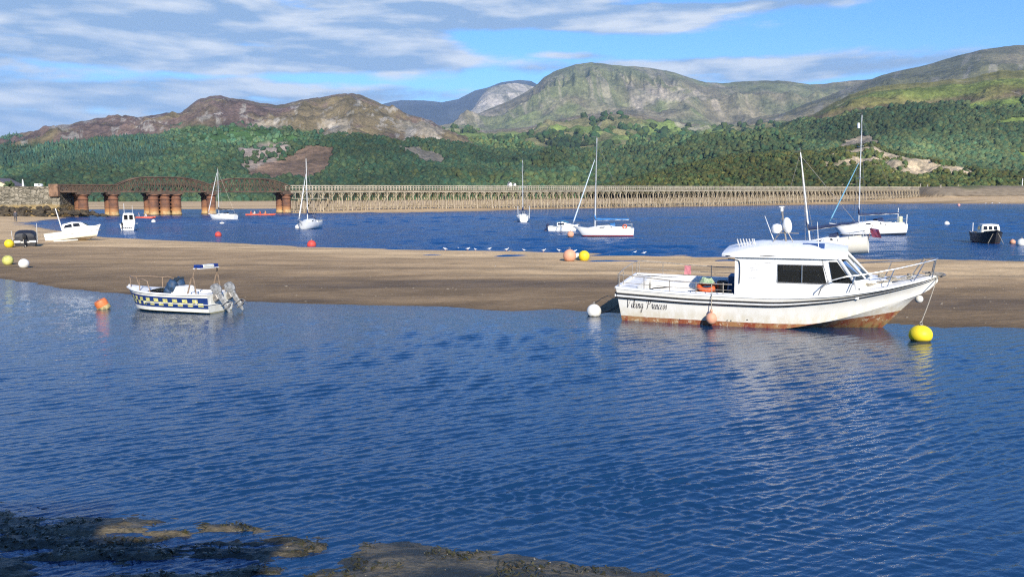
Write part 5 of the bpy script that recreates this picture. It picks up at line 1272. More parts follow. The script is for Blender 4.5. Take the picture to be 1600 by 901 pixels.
# broadside white yacht at the right
r2, f2, S2, m2 = yacht(1359, 367, 7.6, 180 + 4, 11.5, 'largest white yacht, navy boom cover, moored broadside with its mast leaning right', HYK, NAVY, tilt=(0, 1.5), mast_x=.60, genoa_m=mat('genoa_blue', (.16, .38, .52), .8), gen_top=.62)
g = MB(); g.lathe([(.02, -.25), (.12, -.22), (.13, .1), (.10, .25), (.02, .28)], (S2(7.6 * .6) + .16, 0, 10.5), 10); g.build('radar_reflector', WHITE, m2, auto=50)
g = MB(); g.box((S2(.55), .35, 1.35), (.35, .25, .75), bev=.05); g.build('horseshoe_buoy', mat('horseshoe_yellow', (.62, .60, .38), .7), r2)
for y_, h_ in ((-.8, 2.5), (.8, 1.9)): g = MB(); g.tube([(S2(.2), y_, .8), (S2(.15), y_, h_)], .05, 6); g.build('stern_post', ALU, r2)
# yacht seen bow on, left of centre
yacht(484, 357, 6.6, -97, 8.6, 'white yacht moored bow towards the quay in front of the bridge joint', HYW, NAVY, mast_x=.55, genoa_m=SAILW, gen_top=.80, boom_h=.22)
# yacht near the iron piers
yacht(349, 343, 6.2, 158, 8.9, 'small white yacht with a black boom cover moored near the iron piers', HYW, mat('black_canvas', (.02, .02, .025), .8), mast_x=.60, gen_top=.95, boom_h=.25)
# yacht stern on
r5, f5, S5, m5 = yacht(817, 346, 6.6, 92, 9.4, 'white yacht seen stern on with tall stern posts in front of the timber bridge', HYW, NAVY, mast_x=.5, genoa=False, boom_h=.22)
g = MB()
for sg in (-1, 1): g.tube([(S5(.1), sg * .85, .6), (S5(.1), sg * .9, 2.4)], .05, 6)
g.build('stern_post', ALU, r5)
# yacht behind the large boat, leaning mast
r6, f6, S6, m6 = yacht(1305, 408, 6.0, 150, 6.9, 'cream yacht just behind the large white boat, its mast leaning left', bands('yacht_hull_cream', [(9, (.74, .69, .56))], .4, .1, .0), NAVY, tilt=(2, 9), mast_x=.60, z0=.02, genoa=False, loc=G(1290, 396.5), gen_top=.97, boom_h=.26)
g = MB(); xx = S6(-.15); g.tube([(xx + .1, .1, .65), (xx - .25, .12, 1.5)], .02, 5); fl = g.build('flag_staff', WOOD, r6)
g = MB(); g.loft([[(xx - .02 - .18 * k - .06 * j, .12 + .05 * math.sin(k * 2 + j), 1.30 - .30 * j + .22 * .0 - .05 * k) for k in range(4)] for j in range(3)], closed=False, cap=False)
g.build('ensign', mat('ensign_red', (.16, .02, .03), .85, dark=(.03, .03, .12), scale=1.2), fl, fix=False)
g = MB(); g.tube([(S6(1.9), -.8, .7), (S6(2.1), -.75, 1.25)], .03, 5); g.box((S6(2.0), -.85, .95), (.10, .02, .5)); g.build('washboard', WOOD, r6)

# ------------------------------------------------------------------ small boats
def cabin_boat(u, v, L, heading, label, hullm, kind, tilt=(0, 0), z0=0, name='motor_boat', group=None, loc=None, cab=WHITE):
    p = loc or G(u, v); B = L * .38; D = L * .165
    root = empty(name, (p.x, p.y, z0), (R(tilt[0]), R(tilt[1]), R(heading)), label, 'boat', group)
    f0 = hull_fn(L, B, D, (1.0, .95, 1.05, 1.35), L * .035, chine=.7, full=.45, trans=.9, rake=.14); ce = L * .48
    def f(x, s, sg=-1, off=0.0): q = f0(x, s, sg, off); q.x -= ce; return q
    f.hb, f.zd, f.L = f0.hb, f0.zd, L; S = lambda x: x - ce
    hull_obj(f, [hullm], root, n=20, m=10)
    g = MB(); rr = [[(S(x), -f.hb(x) * .97, f.zd(x) - .01), (S(x), 0, f.zd(x) + .05), (S(x), f.hb(x) * .97, f.zd(x) - .01)] for x in [L * (.45 + .53 * k / 8) for k in range(9)]]; g.loft(rr, closed=False, cap=False)
    for sg in (-1, 1): g.loft([[(S(x), sg * f.hb(x) * .98, f.zd(x)), (S(x), sg * (f.hb(x) - .12), f.zd(x)), (S(x), sg * (f.hb(x) - .14), D * .45)] for x in [L * .45 * k / 5 for k in range(6)]], closed=False, cap=False)
    g.quad((S(0), -B * .42, D * .45), (S(L * .45), -B * .42, D * .45), (S(L * .45), B * .42, D * .45), (S(0), B * .42, D * .45), .02)
    g.build('deck', DECKW, root)
    g = MB()
    for sg in (-1, 1): g.tube([f(L * k / 14, .03, sg, .01) for k in range(14)] + [f(L * .995, .03, sg, .01)], .03, 5)
    g.build('gunwale', BLACK if kind == 'black' else CREAM, root)
    return root, f, S, B, D
# tilted cruiser high on the sand
HT = bands('tilted_hull', [(.16, (.66, .58, .42)), (9, (.78, .77, .72))], .45, .3, .05)
tb = G(117, 379.5); 
r, f, S, B, D = cabin_boat(0, 0, 4.5, 10, 'white cabin cruiser stranded on the sand and tipped towards its stern', HT, 'c', tilt=(-9, -8), z0=.30, loc=tb)
cb = superstr(r, [(S(1.5), .72, .60, D * .98, D + .62), (S(2.3), .74, .62, D * .98, D + .72), (S(3.0), .70, .55, D, D + .62), (S(3.55), .56, .42, D + .05, D + .22), (S(4.3), .2, .12, D + .14, D + .17)], WHITE)
for sg in (-1, 1):
    pane(cb, (S(1.65), sg * .715, D + .26), (S(2.35), sg * .735, D + .26), (S(2.30), sg * .675, D + .55), (S(1.75), sg * .655, D + .48)); pane(cb, (S(2.45), sg * .735, D + .26), (S(3.02), sg * .70, D + .26), (S(2.90), sg * .65, D + .52), (S(2.43), sg * .675, D + .55))
for y in (-.46, .03): pane(cb, (S(3.50), y, D + .30), (S(3.50), y + .42, D + .30), (S(3.12), y + .42, D + .60), (S(3.12), y, D + .60))
rail_on(f, [2.6, 3.2, 3.8, 4.4], .25, CHROME, r, 'bow_rail') if False else None
g = MB(); g.tube([(S(1.45), -.45, D * .9), (S(1.15), -.45, D + 2.1)], [.05, .035], 6); g.build('pole', WHITE, r)
g = MB()
for sg in (-1, 1): g.tube([f(L_, .33, sg, .01) for L_ in [4.7 * k / 12 for k in range(13)]], .018, 5)
g.build('rubbing_strake', mat('strake_grey', (.30, .28, .24), .7), r)
g = MB(); g.tube([(S(2.6), -.6, -.16), (S(1.1), -1.9, -.22)], .07, 6); g.build('bilge_leg', CREAM, r)
# black covered dinghy seen from astern
e = empty('dinghy', (*G(40, 391)[:2], .26), (0, R(-2), R(116)), 'black covered dinghy with an outboard aground beside a yellow buoy', 'boat')
f = hull_fn(3.2, 1.55, .50, (1.0, .95, 1.05, 1.3), .12, chine=.7, full=.5, trans=.95, rake=.1); hull_obj(f, [bands('dinghy_hull', [(.30, (.03, .03, .035)), (.42, (.68, .66, .6)), (9, (.04, .04, .045))], .5, .1, .01)], e, n=16, m=12)
g = MB(); rr = [[(x, .74 * k * math.copysign(abs(math.cos(a)) ** .55, math.cos(a)), .48 + h_ * math.sin(a) ** .6) for a in [math.pi * q / 10 for q in range(11)]] for x, k, h_ in ((-.05, .88, .34), (.0, .92, .55), (.5, .95, .72), (1.2, 1.05, .72), (2.1, .9, .45), (2.9, .45, .2))]; g.loft(rr); g.build('cover', mat('black_cover', (.022, .022, .026), .6, var=.3, scale=5), e, auto=40)
outboard(e, 0, BLACK, 1.0, 12, x=-.10, z=.55)
g = MB(); 
for sg in (-1, 1): g.tube([(.1, sg * .80, .3), (.02, sg * .84, 1.75 if sg < 0 else 1.25)], .022, 5)
g.build('pole', ALU, e)
g = MB(); g.box((-.04, .5, .40), (.04, .42, .14)); g.box((-.04, -.5, .40), (.04, .42, .14)); g.build('transom_pad', WHITE, e)
# small white wheelhouse boat afloat, stern on
r, f, S, B, D = cabin_boat(203, 359, 4.8, 108, 'small white wheelhouse boat seen stern on between the sand and the iron piers', HYW, 'c')
cb = superstr(r, [(S(1.5), .70, .62, D * .8, D + 1.25), (S(2.9), .70, .58, D * .8, D + 1.2), (S(3.3), .55, .45, D, D + .4), (S(4.2), .2, .1, D + .1, D + .15)], WHITE)
for y in (-.5, .08): pane(r, (S(1.49), y, D + .45), (S(1.49), y + .42, D + .45), (S(1.49), y + .42, D + 1.05), (S(1.49), y, D + 1.05))
for sg in (-1, 1): pane(cb, (S(1.8), sg * .70, D + .5), (S(2.6), sg * .70, D + .5), (S(2.6), sg * .66, D + .95), (S(1.8), sg * .66, D + .95))
g = MB(); g.tube([(S(2.0), .5, D + 1.2), (S(2.0), .5, D + 2.4)], .03, 5); g.tube([(S(2.2), -.4, D + 1.2), (S(2.2), -.4, D + 2.2)], .02, 5); g.build('aerial', ALU, r)
g = MB(); 
for k in range(5): g.box((S(-.02), -.42 + .2 * k, .36), (.02, .15, .10 + .03 * (k % 2)))
g.build('lettering', mat('name_ink', (.03, .03, .045), .6), r)
outboard(r, .55, BLACK, .8, 20, x=S(-.08), z=.6)
# blue topped motor boat left of the blue covered yacht
r, f, S, B, D = cabin_boat(880, 361, 3.4, -12, 'small white motor boat with a turquoise topped cabin beside a peach buoy', HYW, 'c', group=None)
cb = superstr(r, [(S(1.0), .50, .44, D * .98, D + .42), (S(1.6), .50, .42, D * .98, D + .48), (S(2.2), .42, .3, D, D + .30), (S(2.9), .15, .08, D + .1, D + .13)], WHITE)
g = MB(); g.loft([[(S(x), -w, z), (S(x), 0, z + .06), (S(x), w, z)] for x, w, z in ((.85, .52, D + .47), (1.6, .50, D + .56), (2.25, .36, D + .40))], closed=False, cap=False); g.build('cabin_top', mat('turquoise', (.05, .26, .40), .5), r, fix=False)
for sg in (-1, 1): pane(cb, (S(1.1), sg * .51, D + .15), (S(1.85), sg * .49, D + .15), (S(1.8), sg * .45, D + .33), (S(1.1), sg * .475, D + .35))
outboard(r, 0, mat('outboard_navy', (.02, .03, .08), .4), .8, 20, x=S(-.05), z=.45)
# black boat with a cream three windowed cabin at the right
HB_ = bands('black_hull', [(.06, (.16, .035, .02)), (9, (.022, .022, .024))], .4, .12, .02)
r, f, S, B, D = cabin_boat(1543, 379, 5.0, -106, 'black hulled boat with a cream three windowed cabin moored at the right', HB_, 'black')
sec = [(S(2.0), .74, .66, D * .95, D + .66), (S(3.0), .72, .62, D, D + .66), (S(3.22), .66, .55, D + .02, D + .10)]
cb = superstr(r, sec, CREAM)
for y in (-.52, -.16, .20): pane(cb, (S(3.19), y, D + .24), (S(3.19), y + .28, D + .24), (S(3.09), y + .26, D + .52), (S(3.09), y + .02, D + .52))
for sg in (-1, 1): pane(cb, (S(2.2), sg * .735, D + .25), (S(2.8), sg * .72, D + .25), (S(2.8), sg * .69, D + .5), (S(2.2), sg * .70, D + .5))
g = MB(); g.quad((S(3.2), -.5, D + .14), (S(4.3), -.12, D + .24), (S(4.3), .12, D + .24), (S(3.2), .5, D + .14), .02); g.build('foredeck', CREAM, r)
g = MB(); g.tube([(S(.1), -.6, D), (S(.1), -.6, D + .7)], .03, 5); g.build('pole', WHITE, r)
g = MB(); 
for sg in (-1, 1): g.tube([(S(4.55), sg * .1, D * 1.2), (S(4.75), sg * .55, .05)], .015, 5)
g.build('mooring_line', ROPE, r)
rail_on(f, [.1, .8, 1.5], .3, STEEL, r, 'stern_rail') if False else None
# orange rowing gig with its crew near the piers
OR_ = mat('gig_orange', (.70, .13, .07), .5, var=.15)
e = empty('rowing_gig', G(408, 336.5), (0, 0, R(3)), 'long orange open boat with several rowers below the bowed truss', 'boat')
f0 = hull_fn(6.6, 1.1, .34, (1.0, .9, .95, 1.2), .08, chine=.7, full=.55, trans=.4, rake=.08)
def f(x, s, sg=-1, off=0): q = f0(x, s, sg, off); q.x -= 3.3; return q
f.hb, f.zd, f.L = f0.hb, f0.zd, 6.6; hull_obj(f, [OR_], e, n=18, m=8)
g = MB()
for x in (-1.8, -.6, .6, 1.8): g.box((x, 0, .24), (.2, .9, .04))
g.build('thwart', CREAM, e)
def person(loc, rz, col, label, s=1.0, sit=True, skin=(.42, .25, .17), cat='person', hat=None, lean=.1, kneel=False):
    "a small continuous figure grown with the skin modifier"
    z = Vector; J = {}
    hipz = .12 if sit else .92
    pts = [('pelvis', (0, 0, hipz), .135), ('waist', (.02 + lean * .3, 0, hipz + .20), .125), ('chest', (.02 + lean, 0, hipz + .42), .150), ('neck', (.03 + lean * 1.3, 0, hipz + .58), .055), ('head', (.05 + lean * 1.4, 0, hipz + .72), .105), ('crown', (.05 + lean * 1.4, 0, hipz + .82), .085)]
    E = [(0, 1), (1, 2), (2, 3), (3, 4), (4, 5)]
    for sg in (-1, 1):
        b0 = len(pts); arm = [(.0 + lean, sg * .19, hipz + .49), (.16 + lean, sg * .25, hipz + .26), (.40 + lean, sg * .18, hipz + .22)] if sit else [(.0 + lean, sg * .19, hipz + .49), (-.02 + lean, sg * .24, hipz + .2), (.08 + lean, sg * .22, hipz - .04)]
        for p_, r_ in zip(arm, (.062, .048, .036)): pts.append(('a', p_, r_))
        E += [(2, b0), (b0, b0 + 1), (b0 + 1, b0 + 2)]
        b0 = len(pts); leg = [(.04, sg * .10, hipz - .02), (.42, sg * .13, hipz + .10), (.60, sg * .13, hipz - .26), (.72, sg * .13, hipz - .28)] if sit else [(.0, sg * .10, hipz - .06), (.03 + .1 * sg, sg * .11, .48), (-.02 + .16 * sg, sg * .11, .06), (.12 + .16 * sg, sg * .12, .03)]
        for p_, r_ in zip(leg, (.09, .068, .048, .04)): pts.append(('l', p_, r_))
        E += [(0, b0), (b0, b0 + 1), (b0 + 1, b0 + 2), (b0 + 2, b0 + 3)]
    me = bpy.data.meshes.new('person'); me.from_pydata([p[1] for p in pts], E, []); o = bpy.data.objects.new('person', me); COL.objects.link(o)
    md = o.modifiers.new('s', 'SKIN'); md2 = o.modifiers.new('u', 'SUBSURF'); md2.levels = 1; md2.render_levels = 1
    if not me.skin_vertices: 
        bpy.context.view_layer.objects.active = o; bpy.ops.mesh.customdata_skin_add() if hasattr(bpy.ops.mesh, 'customdata_skin_add') else None
    for i, p_ in enumerate(pts): me.skin_vertices[0].data[i].radius = (p_[2], p_[2])
    me.skin_vertices[0].data[0].use_root = True
    dg = bpy.context.evaluated_depsgraph_get(); dg.update(); me2 = bpy.data.meshes.new_from_object(o.evaluated_get(dg)); bpy.data.objects.remove(o)
    o = bpy.data.objects.new('person', me2); COL.objects.link(o); o.location = loc; o.rotation_euler = (0, 0, rz); o.scale = (s,) * 3
    me2.materials.clear(); me2.materials.append(mat('cloth_%d_%d_%d' % tuple(int(c * 99) for c in col), col, .85)); me2.materials.append(mat('skin', skin, .6)); me2.materials.append(mat('hair', (.05, .03, .02), .8)); me2.materials.append(mat('trousers', (.04, .045, .06), .85))
    for f_ in me2.polygons:
        zc = f_.center.z - hipz; f_.material_index = 2 if zc > .80 or (zc > .70 and f_.center.x < .02 + lean * 1.4) else 1 if zc > .55 or (abs(f_.center.y) > .165 and f_.center.x > .30 + lean) else 3 if zc < 0.02 and abs(f_.center.y) < .3 else 0; f_.use_smooth = True
    return tag(o, label, cat)
for k, (x, c, lb) in enumerate([(-2.3, (.60, .10, .05), 'cox in a red top sitting at the stern of the orange boat'), (-1.25, (.65, .62, .55), 'rower in a white top, second seat of the orange boat'), (-.05, (.62, .10, .06), 'rower in a red top amidships in the orange boat'), (1.1, (.60, .28, .12), 'rower in an orange top near the bow of the orange boat')]):
    b0 = e.location; person((b0.x + x, b0.y, .16), R(180) if k else 0, c, lb, s=1.0)
e2 = empty('rowing_gig', G(226, 341), (0, 0, R(0)), 'orange inflatable raft half hidden behind the small wheelhouse boat', 'boat')
g = MB()
for y in (-.5, .5): g.tube([(-1.9, y, .12), (1.5, y, .14), (1.95, y * .5, .22)], [.2, .2, .14], 8)
g.tube([(-1.9, -.5, .14), (-1.9, .5, .14)], .18, 8); g.box((0, 0, .06), (3.4, .9, .05)); g.build('tubes', OR_, e2, smooth=True)
b0 = e2.location; person((b0.x + .4, b0.y, .14), R(180), (.66, .63, .58), 'paddler in a white top kneeling in the orange raft'); person((b0.x - .9, b0.y, .14), R(180), (.2, .25, .33), 'paddler in a dark top at the end of the orange raft')
person((*G(25, 349)[:2], .25), R(120), (.07, .07, .08), 'distant walker in dark clothes on the sand below the stone wall', sit=False, s=1.0, lean=.03)

# ------------------------------------------------------------------ mooring buoys
B_ = lambda u, v, r, m, lb, kind='ball', sink=.3, **k: buoy(kind, G(u, v), r, m, lb, sink=sink, **k)
def sb(u, v, r, m, lb, **k):
    p = G(u, v); p.z = sand_z(p.x, p.y); return buoy('ball', p, r, m, lb, sink=.08, **k)
sb(15, 392, .33, YEL, 'yellow ball buoy lying on the sand against the black dinghy'); sb(13, 418.5, .29, YELG, 'faded greenish yellow ball buoy on the sand at the left edge', ring=False); sb(38, 423, .27, WBUOY, 'white ball buoy on the sand right of the faded yellow one', ring=False)
e = sb(890, 414, .37, PEACH, 'large peach ball buoy on the crest of the sandbank'); sb(912.5, 413, .32, YEL, 'bright yellow ball buoy touching the large peach one on the sandbank', ring=False)
o_ = sb(903, 412, .2, WBUOY, 'small white float wedged between the peach and yellow buoys', ring=False); o_.location.y += .5
B_(341, 369, .33, REDB, 'red ball buoy with a pale top in the channel below the small yacht'); B_(487, 385, .36, REDB, 'red ball buoy close to the sandbank below the bow on yacht')
B_(891.5, 370, .33, PEACH, 'small peach buoy at the bow of the blue covered yacht', sink=.15); B_(240, 347.5, .33, WBUOY, 'small white buoy right of the wheelhouse boat'); B_(465, 356.5, .32, WBUOY, 'small white buoy at the bow of the bow on yacht')
B_(347, 349.5, .36, WBUOY, 'flat white float under the small yacht near the piers', sq=.5); B_(1498, 321.5, .5, mat('pinkish_buoy', (.66, .30, .24), .5), 'tiny pink and white buoy near the far sandy shore')
B_(1479, 351.5, .34, WBUOY, 'white buoy with a pinkish rim left of the black boat'); B_(1582, 380, .22, PEACH, 'small pink buoy just left of the big white one at the right edge'); B_(1596, 383, .36, WBUOY, 'big white buoy at the right edge of the channel')

# ------------------------------------------------------------------ gulls
def gull():
    e = empty('gull', (0, 0, 0), label='x', cat='bird', group='gulls standing along the water edge')
    g = MB(); R_ = [(-.20, .01, .21), (-.13, .045, .215), (-.04, .075, .215), (.05, .075, .225), (.11, .05, .25), (.15, .036, .29), (.18, .040, .325), (.215, .026, .33), (.235, .010, .325)]
    g.loft([[(x, r * math.cos(a), z + r * 1.05 * math.sin(a)) for a in [2 * math.pi * k / 8 for k in range(8)]] for x, r, z in R_]); g.build('body', mat('gull_white', (.80, .80, .78), .8, var=.05), e, smooth=True)
    g = MB(); g.tube([(.23, 0, .326), (.285, 0, .312)], [.010, .004], 5); g.build('bill', YEL, e)
    g = MB()
    for sg in (-1, 1): g.loft([[(x, sg * (.055 + w * .4), z + w * .5), (x, sg * .082, z), (x, sg * .06, z - w)] for x, w, z in ((.06, .02, .235), (-.05, .045, .235), (-.16, .03, .225), (-.27, .008, .215))])
    g.build('wing', mat('gull_grey', (.42, .44, .47), .8), e)
    for sg in (-1, 1): g = MB(); g.tube([(.0, sg * .03, .16), (.005, sg * .03, .01), (.05, sg * .035, .005)], .008, 4); g.build('leg', PEACH, e)
    return e
gp = gull()
def copy_tree(o, parent=None):
    c = o.copy(); COL.objects.link(c)
    if parent is not None: c.parent = parent
    for ch in list(o.children): copy_tree(ch, c)
    return c
GL = [(696, 394.5, 'leftmost gull of the row on the sandbank crest'), (718, 391.5, 'second gull from the left, standing close to a third'), (731, 392, 'third gull from the left, the taller of a close pair'), (743, 393, 'small gull fourth from the left in the row'), (764.5, 391.5, 'upright gull fifth from the left in the row'), (791.5, 394.5, 'white gull just left of a small dark one'), (797.5, 397, 'small dark gull lowest in the row'), (819, 393.5, 'smallest pale gull standing right of the dark one'), (849.5, 395.5, 'tall gull alone in the right half of the row'), (873.5, 394, 'gull just above left of the peach buoy'), (898, 395.5, 'gull just above the peach and yellow buoys'),
      (991, 397.5, 'gull on the sandbank left of two others behind the white boat'), (1006, 398.5, 'gull behind the stern rail of the white boat'), (1540, 319, 'left one of three gulls on the far sandy shore'), (1550, 318.6, 'middle one of three gulls on the far sandy shore'), (1562, 318.8, 'right one of three gulls on the far sandy shore')]
rg_ = random.Random(5)
for i, (u, v, lb) in enumerate(GL):
    o = gp if i == 0 else copy_tree(gp)
    p = G(u, v)
    p.z = max(0, (sand_z(p.x, p.y) if v > 350 else far_z(p.x, p.y))) - .01
    o.location = p; o.rotation_euler = (0, 0, rg_.choice([-.4, .3, 2.6, 3.4, 3.0, .1])); o['label'] = lb; s = .68 if v > 350 else 1.5
    if i in (3, 7): s *= .8
    if i == 6:
        s *= .75
        for ch in o.children:
            if ch.name.startswith('body'): ch.data = ch.data.copy(); ch.data.materials[0] = mat('gull_brown', (.14, .11, .08), .8)
    o.scale = (s,) * 3
# ------------------------------------------------------------------ the long railway bridge
RUST = mat('rusty_iron', (.105, .066, .042), .85, var=.35, scale=.5, dark=(.035, .024, .018)); RUSTD = mat('dark_iron', (.065, .042, .03), .85, var=.3, scale=.6)
def pier_mat():
    m, nt, b = newmat('pier_iron'); c = objco(nt); x, y, z = sepv(nt, c); n = noise(nt, c, .9, 6, .7); f = noise(nt, c, 3.2, 4, .7)
    c1 = mixc(nt, n.sstep(.35, .62), (.11, .055, .036), (.23, .100, .050))
    c2 = mixc(nt, (z + (n - .5) * 1.2).sstep(2.0, 1.1), c1, (.40, .19, .07)); c3 = mixc(nt, (z + (f - .5) * .8).sstep(1.1, .7) * n.sstep(.35, .6) * .75, c2, (.52, .42, .20))
    c4 = mixc(nt, (z + (f - .5) * .4).sstep(.35, .05), c3, (.07, .05, .03)); nt.links.new(c4.s, b.inputs['Base Color']); b.inputs['Roughness'].default_value = .85; return m
PIER = pier_mat(); TIMB = mat('weathered_timber', (.34, .28, .195), .9, var=.45, scale=.35, world=True, dark=(.17, .13, .07)); TIMBP = mat('pale_timber', (.42, .36, .27), .9, var=.25, scale=.5)
brg = empty('railway_bridge', (BR0[0], BR0[1], 0), (0, 0, math.atan2(BRD[1], BRD[0])), 'long railway bridge of rusty iron spans on the left and timber trestles to the right', 'bridge')
# local axes: x along the line, y across (far side positive), z up; local x 0 is the iron to timber joint
def bx(u):
    "distance along the bridge of photo column u (taken at deck height)"
    d = ray(u, 300); k = d.x / d.y; return (k * BR0[1] - BR0[0]) / (BRD[0] - k * BRD[1])
def bz(u, v):
    s = bx(u); Y = BR0[1] + s * BRD[1]; return P(u, v, Y).z
BW = 1.7                                       # half width
ZT = lambda s: bz(500, 300.2) + (bz(1400, 297.4) - bz(500, 300.2)) * (s - bx(500)) / (bx(1400) - bx(500))       # underside of the deck
ZDK = {u: bz(u, 298.5) for u in (92, 180, 330, 448)}
zi0 = bz(250, 299.5)
# masonry abutment end is at u=92; iron spans 92-180 lattice, 180-328 bowed, 328-450 bowed
def lattice(s0, s1, zb0, ztf, nbay, name, camb=0):
    g = MB()
    for y in (-BW, BW):
        g.box(((s0 + s1) / 2, y, zb0), (s1 - s0, .30, .36))
        pts = [Vector((s0 + (s1 - s0) * k / nbay, y, ztf(k / nbay))) for k in range(nbay + 1)]
        for a, b in zip(pts[:-1], pts[1:]): g.tube([a, b], .17, 4)
        for k in range(nbay):
            a0 = Vector((pts[k].x, y, zb0)); a1 = Vector((pts[k + 1].x, y, zb0))
            g.tube([a0, pts[k + 1]], .075, 4); g.tube([pts[k], a1], .075, 4); g.tube([a0, pts[k]], .09, 4)
            if pts[k].z - zb0 > 2.2:
                mid = (pts[k].z + zb0) / 2; g.tube([(pts[k].x, y, mid), (pts[k + 1].x, y, (pts[k + 1].z + zb0) / 2)], .07, 4)
        g.tube([(s1, y, zb0), pts[-1]], .12, 4)
    return g.build(name, RUST, brg)
sA, sB, sC, sD = bx(92), bx(181), bx(329), bx(449)
zA = bz(120, 298); 
lattice(sA, sB, zi0, lambda t: zi0 + 1.35, 14, 'truss_span')
def bow(ztop):
    def f(t):
        if t < .30: return zi0 + 1.35 + (ztop - zi0 - 1.35) * math.sin(t / .30 * math.pi / 2) ** .9
        if t > .62: return zi0 + 1.35 + (ztop - zi0 - 1.35) * math.cos((t - .62) / .38 * math.pi / 2) ** 1.0
        return ztop
    return f
zt1 = bz(250, 277.5); zt2 = bz(385, 279.5)
lattice(sB, sC, zi0, bow(zt1), 16, 'truss_span')
lattice(sC, sD, zi0, bow(zt2), 15, 'truss_span')
g = MB(); g.box(((sA + sD) / 2, 0, zi0 - .05), (sD - sA, 2 * BW, .25)); g.build('iron_deck', RUSTD, brg)
# piers
def pier(uc, w_, n, seg=1):
    s = bx(uc); ztop = zi0 - .28; e = bpy.data.objects.new('pier', None); COL.objects.link(e); e.parent = brg; e.location = (s, 0, 0)
    ys = [-BW - .3, BW + .3]; xs = [0] if n == 1 else [-w_ * .5, w_ * .5]
    if n == 3: xs = [-w_ * .62, 0, w_ * .62]
    for x in xs:
        for y in ys:
            g = MB(); r = 1.05 if n > 1 else .98
            g.lathe([(r * 1.12, -1.5), (r * 1.1, .1), (r * 1.1, .5), (r, .55), (r, 1.8), (r * 1.05, 1.85), (r * 1.05, 1.95), (r, 2.0), (r, ztop - 1.5), (r * 1.15, ztop - 1.4), (r * 1.15, ztop - 1.25), (r, ztop - 1.2), (r, ztop - .75), (r * 1.3, ztop - .55), (r * 1.3, ztop - .3)], (x, y, 0), 14); g.build('column', PIER, e, auto=40)
    g = MB(); wx = (max(xs) - min(xs)) + 2.6; g.box((0, 0, ztop - .15), (wx, 2 * BW + 3.2, .34)); g.box((0, -BW * .2, ztop + .12), (wx * .8, 2 * BW + .5, .4)); g.build('cap', RUST, e)
    g = MB()
    for x in xs:
        for a, b in ((.4, 2.0), (2.1, ztop - 1.4)): g.tube([(x, ys[0], a), (x, ys[1], b)], .09, 4); g.tube([(x, ys[1], a), (x, ys[0], b)], .09, 4)
        g.tube([(x, ys[0], 2.05), (x, ys[1], 2.05)], .12, 4)
    if len(xs) > 1:
        for y in ys:
            for k in range(len(xs) - 1):
                for a, b in ((.4, 2.0), (2.1, ztop - 1.4)): g.tube([(xs[k], y, a), (xs[k + 1], y, b)], .09, 4); g.tube([(xs[k + 1], y, a), (xs[k], y, b)], .09, 4)
                g.tube([(xs[k], y, 2.05), (xs[k + 1], y, 2.05)], .12, 4)
    g.build('cross_brace', PIER, e)
pier(126, 0, 1); pier(173, 0, 1); pier(253, 3.9, 3); pier(325, 0, 1); pier(442, 0, 1)
# timber trestles
sT0, sT1 = bx(452), bx(1429); NB = int(round((sT1 - sT0) / 2.62)); DS = (sT1 - sT0) / NB
def bent(zt, zg, k, rn):
    g = MB(); xs_ = 0; H_ = zt
    for y, lean in ((-BW - .15, -.55), (-.5, -.1), (.6, .1), (BW + .15, .55)): g.tube([(rn.uniform(-.16, .16), y + lean, zg), (0, y, H_)], .15, 5)
    for z in (zg + (H_ - zg) * .30, zg + (H_ - zg) * .62):
        if rn.random() < .75: g.box((rn.uniform(-.2, .2), 0, z), (.16, 2 * BW + 1.1, .18))
    if rn.random() < .8: g.tube([(.14, -BW - .4, zg + .5), (.14, BW, H_ - .4)], .08, 4)
    if rn.random() < .5: g.tube([(-.14, BW + .4, zg + .5), (-.14, -BW, H_ - .4)], .08, 4)
    g.box((0, 0, H_ - .08), (.36, 2 * BW + .9, .32))
    # knee brace to the stringer, and a longitudinal strut
    g.tube([(.05, -BW - .12, H_ - 1.1), (.85, -BW - .05, H_ + .02)], .085, 4); g.tube([(-.05, -BW - .12, H_ - 1.1), (-.85, -BW - .05, H_ + .02)], .085, 4)
    if rn.random() < .55: g.tube([(0, -BW - .42, zg + .7), (DS * .98, -BW - .22, H_ - .9)], .075, 4)
    if rn.random() < .6: g.tube([(0, -BW - .38, zg + (H_ - zg) * .30), (DS * .98, -BW - .38, zg + (H_ - zg) * .30)], .075, 4)
    if rn.random() < .35: g.tube([(DS * .5, -BW - .55, zg), (DS * .5, -BW - .5, zg + (H_ - zg) * .32)], .14, 5)
    return g
rn = random.Random(9); rest = MB()
for k in range(NB + 1):
    s = sT0 + DS * k; wx_ = BR0[0] + BRD[0] * s; wy_ = BR0[1] + BRD[1] * s; zg = far_z(wx_, wy_) - .6; zt = ZT(s) - .30
    g = bent(zt, zg, k, rn)
    if k < 99:
        o = g.build('trestle', TIMB, brg); o.location = (s, 0, 0)
    else:
        rest.add([(a + s, b, c) for a, b, c in g.v], g.f)
o = rest.build('trestle', TIMB, brg); o['kind'] = 'stuff'
n_seg = 24
g = MB()
for y in (-BW, BW, 0):
    g.loft([[(s, y - .16, ZT(s) - .12), (s, y + .16, ZT(s) - .12), (s, y + .16, ZT(s) + .30), (s, y - .16, ZT(s) + .30)] for s in [sT0 - .5 + (sT1 - sT0 + 1) * k / n_seg for k in range(n_seg + 1)]])
g.build('stringer', TIMBP, brg)
g = MB(); g.loft([[(s, -BW - .45, ZT(s) + .31), (s, BW + .45, ZT(s) + .31), (s, BW + .45, ZT(s) + .45), (s, -BW - .45, ZT(s) + .45)] for s in [sT0 - .6 + (sT1 - sT0 + 1.2) * k / n_seg for k in range(n_seg + 1)]]); g.build('timber_deck', TIMB, brg)
